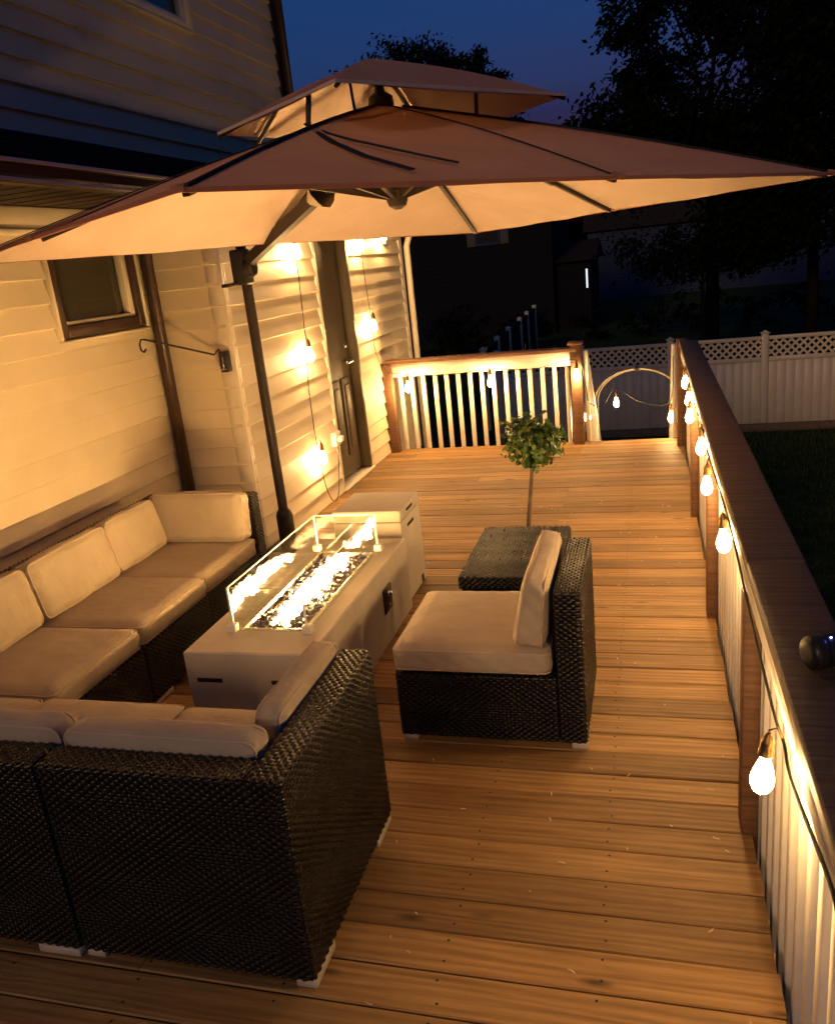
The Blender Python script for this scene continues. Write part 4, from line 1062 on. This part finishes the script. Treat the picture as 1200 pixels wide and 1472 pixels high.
# wood chips and seed litter on the deck
b = MB()
for k in range(150):
    x = rnd.uniform(-.85, .22); y = rnd.uniform(1.2, 6.5)
    if k % 3 == 0: x = rnd.uniform(-2.3, .2); y = rnd.uniform(4.6, 7.6)
    if (-1.0 < x < -.22 and 2.65 < y < 3.35) or (-.9 < x < -.38 and 3.35 < y < 4.6): continue
    L = rnd.uniform(.006, .022); a = rnd.uniform(0, 6.28); z = .0045
    pts = [(x + math.cos(a + q * .5) * L * q, y + math.sin(a + q * .5) * L * q, z + .002 * q * (1 - q)) for q in (0, .33, .66, 1)]
    b.tube(pts, rnd.uniform(.0012, .0026), 5)
tag(b.build('wood_litter', 'litter'), 'pale wood chips and seeds scattered over the deck boards', 'litter', kind='stuff')

# ================================================================ YARD
# vinyl fence along the back
FY_ = 17.5
def fence_run(name, label, p0, dirv, spans, ztop, zbot=GZ, lat=True, first_post=True):
    p0 = Vector(p0); d = Vector(dirv).normalized(); n = Vector((-d.y, d.x, 0)); rt = empty(name, p0, label, 'fence'); pm = 'vinyl' if lat else 'nbr'
    def B(mb, s0, s1, n0, n1, a, c): mb.bbox(0, 1, 0, 1, 0, 1, .004 , 1) if False else None
    rot = Matrix(((d.x, n.x, 0, 0), (d.y, n.y, 0, 0), (0, 0, 1, 0), (0, 0, 0, 1)))
    s = 0.0; h = ztop
    for k, L in enumerate(spans):
        b = MB(); b.bbox(s - .065, s + .065, -.065, .065, zbot - .1, h + .06, .008, 1, T=rot); b.bbox(s - .085, s + .085, -.085, .085, h + .061, h + .085, .008, 1, T=rot); b.lathe([(.075, h + .085), (.04, h + .11), (.005, h + .125)], 4, rot @ Matrix.Translation((s, 0, 0)) @ Matrix.Rotation(R(45), 4, 'Z'), smooth=False); b.build('post', 'vinyl', rt)
        b = MB(); a0, a1 = s + .066, s + L - .066
        lz0 = h - .42 if lat else h - .05
        nb = int((a1 - a0) / .15)
        for q in range(nb):
            c0 = a0 + (a1 - a0) * q / nb; c1 = a0 + (a1 - a0) * (q + 1) / nb - .0004
            b.bbox(c0, c1, -.012, .012, zbot + .08, lz0 - .06, .0007, 1, T=rot)
        b.build('panel', pm, rt)
        for ra, rc, rw in (((lz0 - .06, lz0 + .03, .03), (h - .06, h + .01, .03), (zbot, zbot + .085, .025)) if lat else ((lz0 - .06, h + .01, .03), (zbot, zbot + .085, .025))):
            b = MB(); b.bbox(a0, a1, -rw, rw, ra, rc, .004, 1, T=rot); b.build('rail', pm, rt)
        if lat:
            b = MB(); z0, z1 = lz0 + .03, h - .06; H_ = z1 - z0; step = .145
            q = a0 - H_
            while q < a1:
                for sg, yo in ((1, .006), (-1, -.006)):
                    xa, xb, za, zb = (q, q + H_, z0, z1) if sg > 0 else (q, q + H_, z1, z0)
                    if xa < a0: za += (a0 - xa) * (zb - za) / (xb - xa); xa = a0
                    if xb > a1: zb = za + (zb - za) * (a1 - xa) / (xb - xa); xb = a1
                    if xb - xa > .01: b.bar(rot @ Vector((xa, yo, za)), rot @ Vector((xb, yo, zb)), .010, .042, rot @ Vector((0, 0, 1)))
                q += step
            b.build('lattice', 'vinyl', rt)
        s += L
    b = MB(); b.bbox(s - .065, s + .065, -.065, .065, zbot - .1, h + .06, .008, 1, T=rot); b.bbox(s - .085, s + .085, -.085, .085, h + .061, h + .10, .008, 1, T=rot); b.build('post', 'vinyl', rt)
    return rt
fence_run('lattice_fence', 'pale vinyl fence with lattice top across the back of the lawn', (-3.12, FY_, 0), (1, 0, 0), [1.76, 1.77, 1.76, 1.77, 1.8, 1.8, 1.8], -.27)
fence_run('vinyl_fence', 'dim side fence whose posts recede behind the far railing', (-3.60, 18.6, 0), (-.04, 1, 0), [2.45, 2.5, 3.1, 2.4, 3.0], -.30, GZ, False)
b = MB(); b.bbox(-3.2, 6, FY_ - .22, FY_ - .09, GZ - .05, GZ + .14, .02, 1)
tag(b.build('fence_edging', 'brick'), 'low brown edging along the foot of the lattice fence', 'edging')

# arched tubing beside the stairs
ar = empty('tube_arch', (-.14, 9.6, GZ), 'pale double tube bent in an arch beyond the stair opening', 'arch')
for dx, dy, rs, k in ((0, 0, 1.0, 0), (.01, .05, .955, 1)):
    b = MB(); pts = []
    for j in range(25):
        a = math.pi * j / 24
        pts.append((-.47 * rs * math.cos(a) + dx, dy, 2.15 + .36 * rs * math.sin(a)))
    pts = [(pts[0][0] - .02, dy, 0.0)] + pts + [(pts[-1][0] + .02, dy, 0.0)]
    b.tube(pts, .008, 8); b.build('tube', 'arch', ar)
b = MB(); b.bbox(-.02, .02, -.03, .07, 2.485, 2.53, .004, 1); b.build('clamp', 'black', ar)

# neighbouring houses, far behind the fence
def far_house(name, label, x0, x1, y, z1, ridge, m, win, depth=9, glow=None, gable=None):
    rt = empty(name, ((x0 + x1) / 2, y, GZ), label, 'house'); o = Vector(rt.location)
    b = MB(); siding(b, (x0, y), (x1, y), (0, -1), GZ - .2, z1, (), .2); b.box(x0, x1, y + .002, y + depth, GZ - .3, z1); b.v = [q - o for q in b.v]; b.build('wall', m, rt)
    b = MB(); ym = y + depth / 2
    b.add([(x0 - .3, y - .35, z1 - .05), (x1 + .3, y - .35, z1 - .05), (x1 + .3, ym, ridge), (x0 - .3, ym, ridge), (x0 - .3, y + depth + .3, z1 - .05), (x1 + .3, y + depth + .3, z1 - .05)], [(0, 1, 2, 3), (3, 2, 5, 4), (0, 3, 4), (1, 5, 2), (0, 4, 5, 1)])
    b.v = [q - o for q in b.v]; b.build('roof', 'shingle', rt)
    for (a, c, za, zb) in win:
        b = MB()
        for q in ((a - .1, a, za - .1, zb + .1), (c, c + .1, za - .1, zb + .1), (a, c, za - .1, za), (a, c, zb, zb + .1)): b.box(q[0], q[1], y - .06, y - .02, q[2], q[3])
        b.v = [q - o for q in b.v]; f = b.build('window', 'nbr2', rt)
        b = MB(); b.box(a, c, y - .03, y - .022, za, zb); b.v = [q - o for q in b.v]; b.build('pane', 'dark', f)
        for sgn, q in ((-1, a - .5), (1, c + .12)):
            b = MB(); b.box(q, q + .38, y - .05, y - .022, za - .1, zb + .1); b.v = [v_ - o for v_ in b.v]; b.build('shutter', 'black', f)
    if glow:
        b = MB(); b.box(glow[0], glow[1], y - .05, y - .03, glow[2], glow[3]); b.v = [q - o for q in b.v]; b.build('lit_window', 'lit', rt)
    return rt
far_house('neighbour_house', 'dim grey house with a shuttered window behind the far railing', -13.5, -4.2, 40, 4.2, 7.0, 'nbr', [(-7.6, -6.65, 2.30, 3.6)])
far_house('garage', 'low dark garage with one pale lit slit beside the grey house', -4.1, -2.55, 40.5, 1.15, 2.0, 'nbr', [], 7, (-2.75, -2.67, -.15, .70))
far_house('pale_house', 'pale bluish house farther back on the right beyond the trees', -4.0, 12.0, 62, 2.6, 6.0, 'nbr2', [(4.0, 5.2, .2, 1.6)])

def foliage(mb, c, rx, ry, rz, nclump, per, ls, rg):
    for _ in range(nclump):
        d = Vector((rg.gauss(0, 1), rg.gauss(0, 1), rg.gauss(0, 1))).normalized() * rg.uniform(.35, 1.08)
        q = Vector((c[0] + d.x * rx, c[1] + d.y * ry, c[2] + d.z * rz)); cr = rg.uniform(.10, .24) * (rx + rz) / 2
        for _ in range(per):
            p = q + Vector((rg.gauss(0, cr), rg.gauss(0, cr), rg.gauss(0, cr * .7)))
            a = Vector((rg.gauss(0, 1), rg.gauss(0, 1), rg.gauss(0, 1))).normalized(); u = a.orthogonal().normalized(); v_ = a.cross(u); s = ls * rg.uniform(.5, 1.2)
            mb.face([p - u * s, p + v_ * s * .5, p + u * s, p - v_ * s * .5])
def tree(name, label, x, y, crowns, trunk_top, tr, limbs, nclump, per, ls, seed, group=None):
    rg = random.Random(seed); rt = empty(name, (x, y, GZ), label, 'tree', group)
    b = MB(); b.tube([(0, 0, -.1), (tr * .3, 0, trunk_top * .4), (-tr * .2, 0, trunk_top * .75), (0, 0, trunk_top)], [tr * 1.3, tr, tr * .75, tr * .5], 9)
    for L in limbs:
        pts = [Vector(q) for q in L]; n = len(pts); b.tube(pts, [tr * .45 * (1 - .8 * k / (n - 1)) for k in range(n)], 6)
    tk = b.build('trunk', 'darkbark', rt)
    b = MB()
    tot = sum(c[3] * c[5] for c in crowns)
    for c in crowns: foliage(b, c[:3], c[3], c[4], c[5], max(3, int(nclump * c[3] * c[5] / tot)), per, ls, rg)
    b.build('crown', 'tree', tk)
    return rt
# big tree top right: open middle where the sky shows through its limbs
H = -GZ
tree('broadleaf_tree', 'tall dark tree at the top right with sky showing through its bare limbs', 2.0, 30,
     [(-1.5, 0, 10.6 + H, 2.0, 1.8, 1.5), (-2.2, 0, 8.6 + H, 1.0, 1.5, 1.7), (2.8, 0, 9.5 + H, 1.9, 1.8, 2.6), (3.2, 0, 6.6 + H, 2.0, 2, 1.6), (.3, 0, 11.4 + H, 3.0, 2, 1.1), (-1.6, .5, 6.6 + H, 1.6, 1.5, .8), (.3, .3, 8.4 + H, 1.6, 1.4, 1.4)],
     6.2 + H, .17,
     [[(0, 0, 5.0 + H), (-.5, 0, 6.8 + H), (-1.1, 0, 8.4 + H), (-1.6, 0, 10.2 + H)], [(0, 0, 5.8 + H), (.15, 0, 7.5 + H), (.5, 0, 9.0 + H), (.8, 0, 10.8 + H)], [(0, 0, 5.6 + H), (.9, 0, 7.2 + H), (1.9, 0, 8.6 + H), (2.7, 0, 9.9 + H)], [(-.3, 0, 6.2 + H), (-1.2, 0, 7.0 + H), (-2.0, 0, 8.2 + H)], [(.1, 0, 7.0 + H), (-.4, .1, 8.2 + H), (-.3, 0, 9.8 + H)], [(.4, 0, 8.4 + H), (1.0, 0, 9.2 + H), (1.3, 0, 10.6 + H)], [(.2, 0, 6.6 + H), (1.2, 0, 7.3 + H), (2.4, 0, 7.5 + H)], [(0, 0, 6.9 + H), (.7, .2, 8.0 + H), (1.3, .1, 8.6 + H), (1.6, .1, 9.6 + H)]],
     720, 66, .115, 3)
tree('hedge_tree', 'dense dark tree below the tall one, left of the umbrella tip', 1.9, 27, [(-2.6, 0, 4.3 + H, 2.0, 1.6, 1.6), (-4.0, 0, 4.3 + H, .9, 1.2, 1.1), (-.8, 0, 4.4 + H, 1.8, 1.4, 1.3), (1.0, 0, 3.9 + H, 1.6, 1.4, 1.4)], 3.4 + H, .12, [[(0, 0, 2.2 + H), (-1.2, 0, 3.4 + H), (-2.6, 0, 4.2 + H)]], 330, 70, .11, 5)
tree('hedge_tree', 'dense black tree at the right edge under the umbrella tip', 4.4, 26, [(0, 0, 4.2 + H, 2.4, 1.8, 3.0), (.8, 0, 7.0 + H, 2.0, 1.8, 2.0), (-1.6, 0, 2.5 + H, 1.5, 1.3, 1.7)], 3.4 + H, .16, [], 420, 70, .12, 6)
tree('yard_tree', 'small low tree with a thin forked trunk beyond the lattice fence', 1.47, 25, [(0, 0, 1.35 + H, 2.3, 1.4, .75), (1.7, 0, 1.6 + H, 1.2, 1.2, .9)], 1.0 + H, .07, [[(0, 0, .4 + H), (.35, 0, 1.0 + H), (.8, 0, 1.5 + H)], [(0, 0, .3 + H), (-.3, 0, .9 + H), (-.9, 0, 1.4 + H)]], 150, 60, .085, 8)
for i, (px, hgt, rx, lb) in enumerate(((-22.6, 17.0, 3.0, 'leftmost far treetop, beside the house corner'), (-19.0, 18.4, 2.8, 'tallest far treetop, left above the umbrella peak'), (-15.9, 18.1, 2.4, 'middle far treetop, just above the umbrella peak'), (-12.6, 17.0, 2.5, 'rightmost far treetop above the umbrella'))):
    tree('distant_tree', lb, px, 70, [(0, 0, hgt - 2.6 + H, rx, 2.4, 2.4), (.4, 0, hgt - 5.5 + H, rx * 1.1, 2.6, 2.5), (-1.2, 0, hgt - 4.0 + H, rx * .6, 2, 1.6)], hgt - 5 + H, .3, [], 150, 60, .19, 20 + i, 'far treetops on the skyline')
for i, (x, y, r_, h_, lb) in enumerate(((-10.4, 33, 1.3, 1.6, 'round dark shrub nearest the house corner, before the grey house'), (-7.6, 34, 1.4, 1.9, 'round dark shrub left of the receding fence posts'), (-5.0, 34, 1.2, 1.7, 'dark shrub behind the receding fence posts'))):
    rt = empty('shrub', (x, y, GZ), lb, 'shrub', 'shrubs before the grey house'); b = MB(); b.tube([(0, 0, -.1), (0, 0, h_ * .5)], [.06, .03], 6); tk = b.build('stem', 'darkbark', rt)
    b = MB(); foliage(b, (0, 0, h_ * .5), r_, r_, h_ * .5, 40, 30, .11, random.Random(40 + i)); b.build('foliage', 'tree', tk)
rt = empty('hedge', (2.0, 36, GZ), 'long dark hedge behind the lattice fence', 'hedge'); b = MB(); rg = random.Random(77)
for k in range(26): foliage(b, (-4.5 + k * .75, rg.uniform(-.3, .3), .75), .6, .5, .8, 8, 26, .11, rg)
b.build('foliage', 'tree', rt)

# trees added right of the lawn, mostly out of view, to block sky light
for i, (x, y, lb) in enumerate(((9.5, 1.5, 'added sky-blocking tree right of the lawn, nearest the camera'), (10.5, 7.0, 'added sky-blocking tree right of the lawn, level with the chairs'), (10.0, 12.5, 'added sky-blocking tree right of the lawn, level with the stairs'), (9.6, 18.5, 'added sky-blocking tree at the far right corner of the lattice fence'))):
    tree('sky_block_tree', lb, x, y, [(0, 0, 5.5 + H, 2.6, 3.2, 4.2), (0, .5, 9.0 + H, 2.2, 2.6, 2.4)], 6 + H, .2, [], 170, 40, .24, 60 + i)
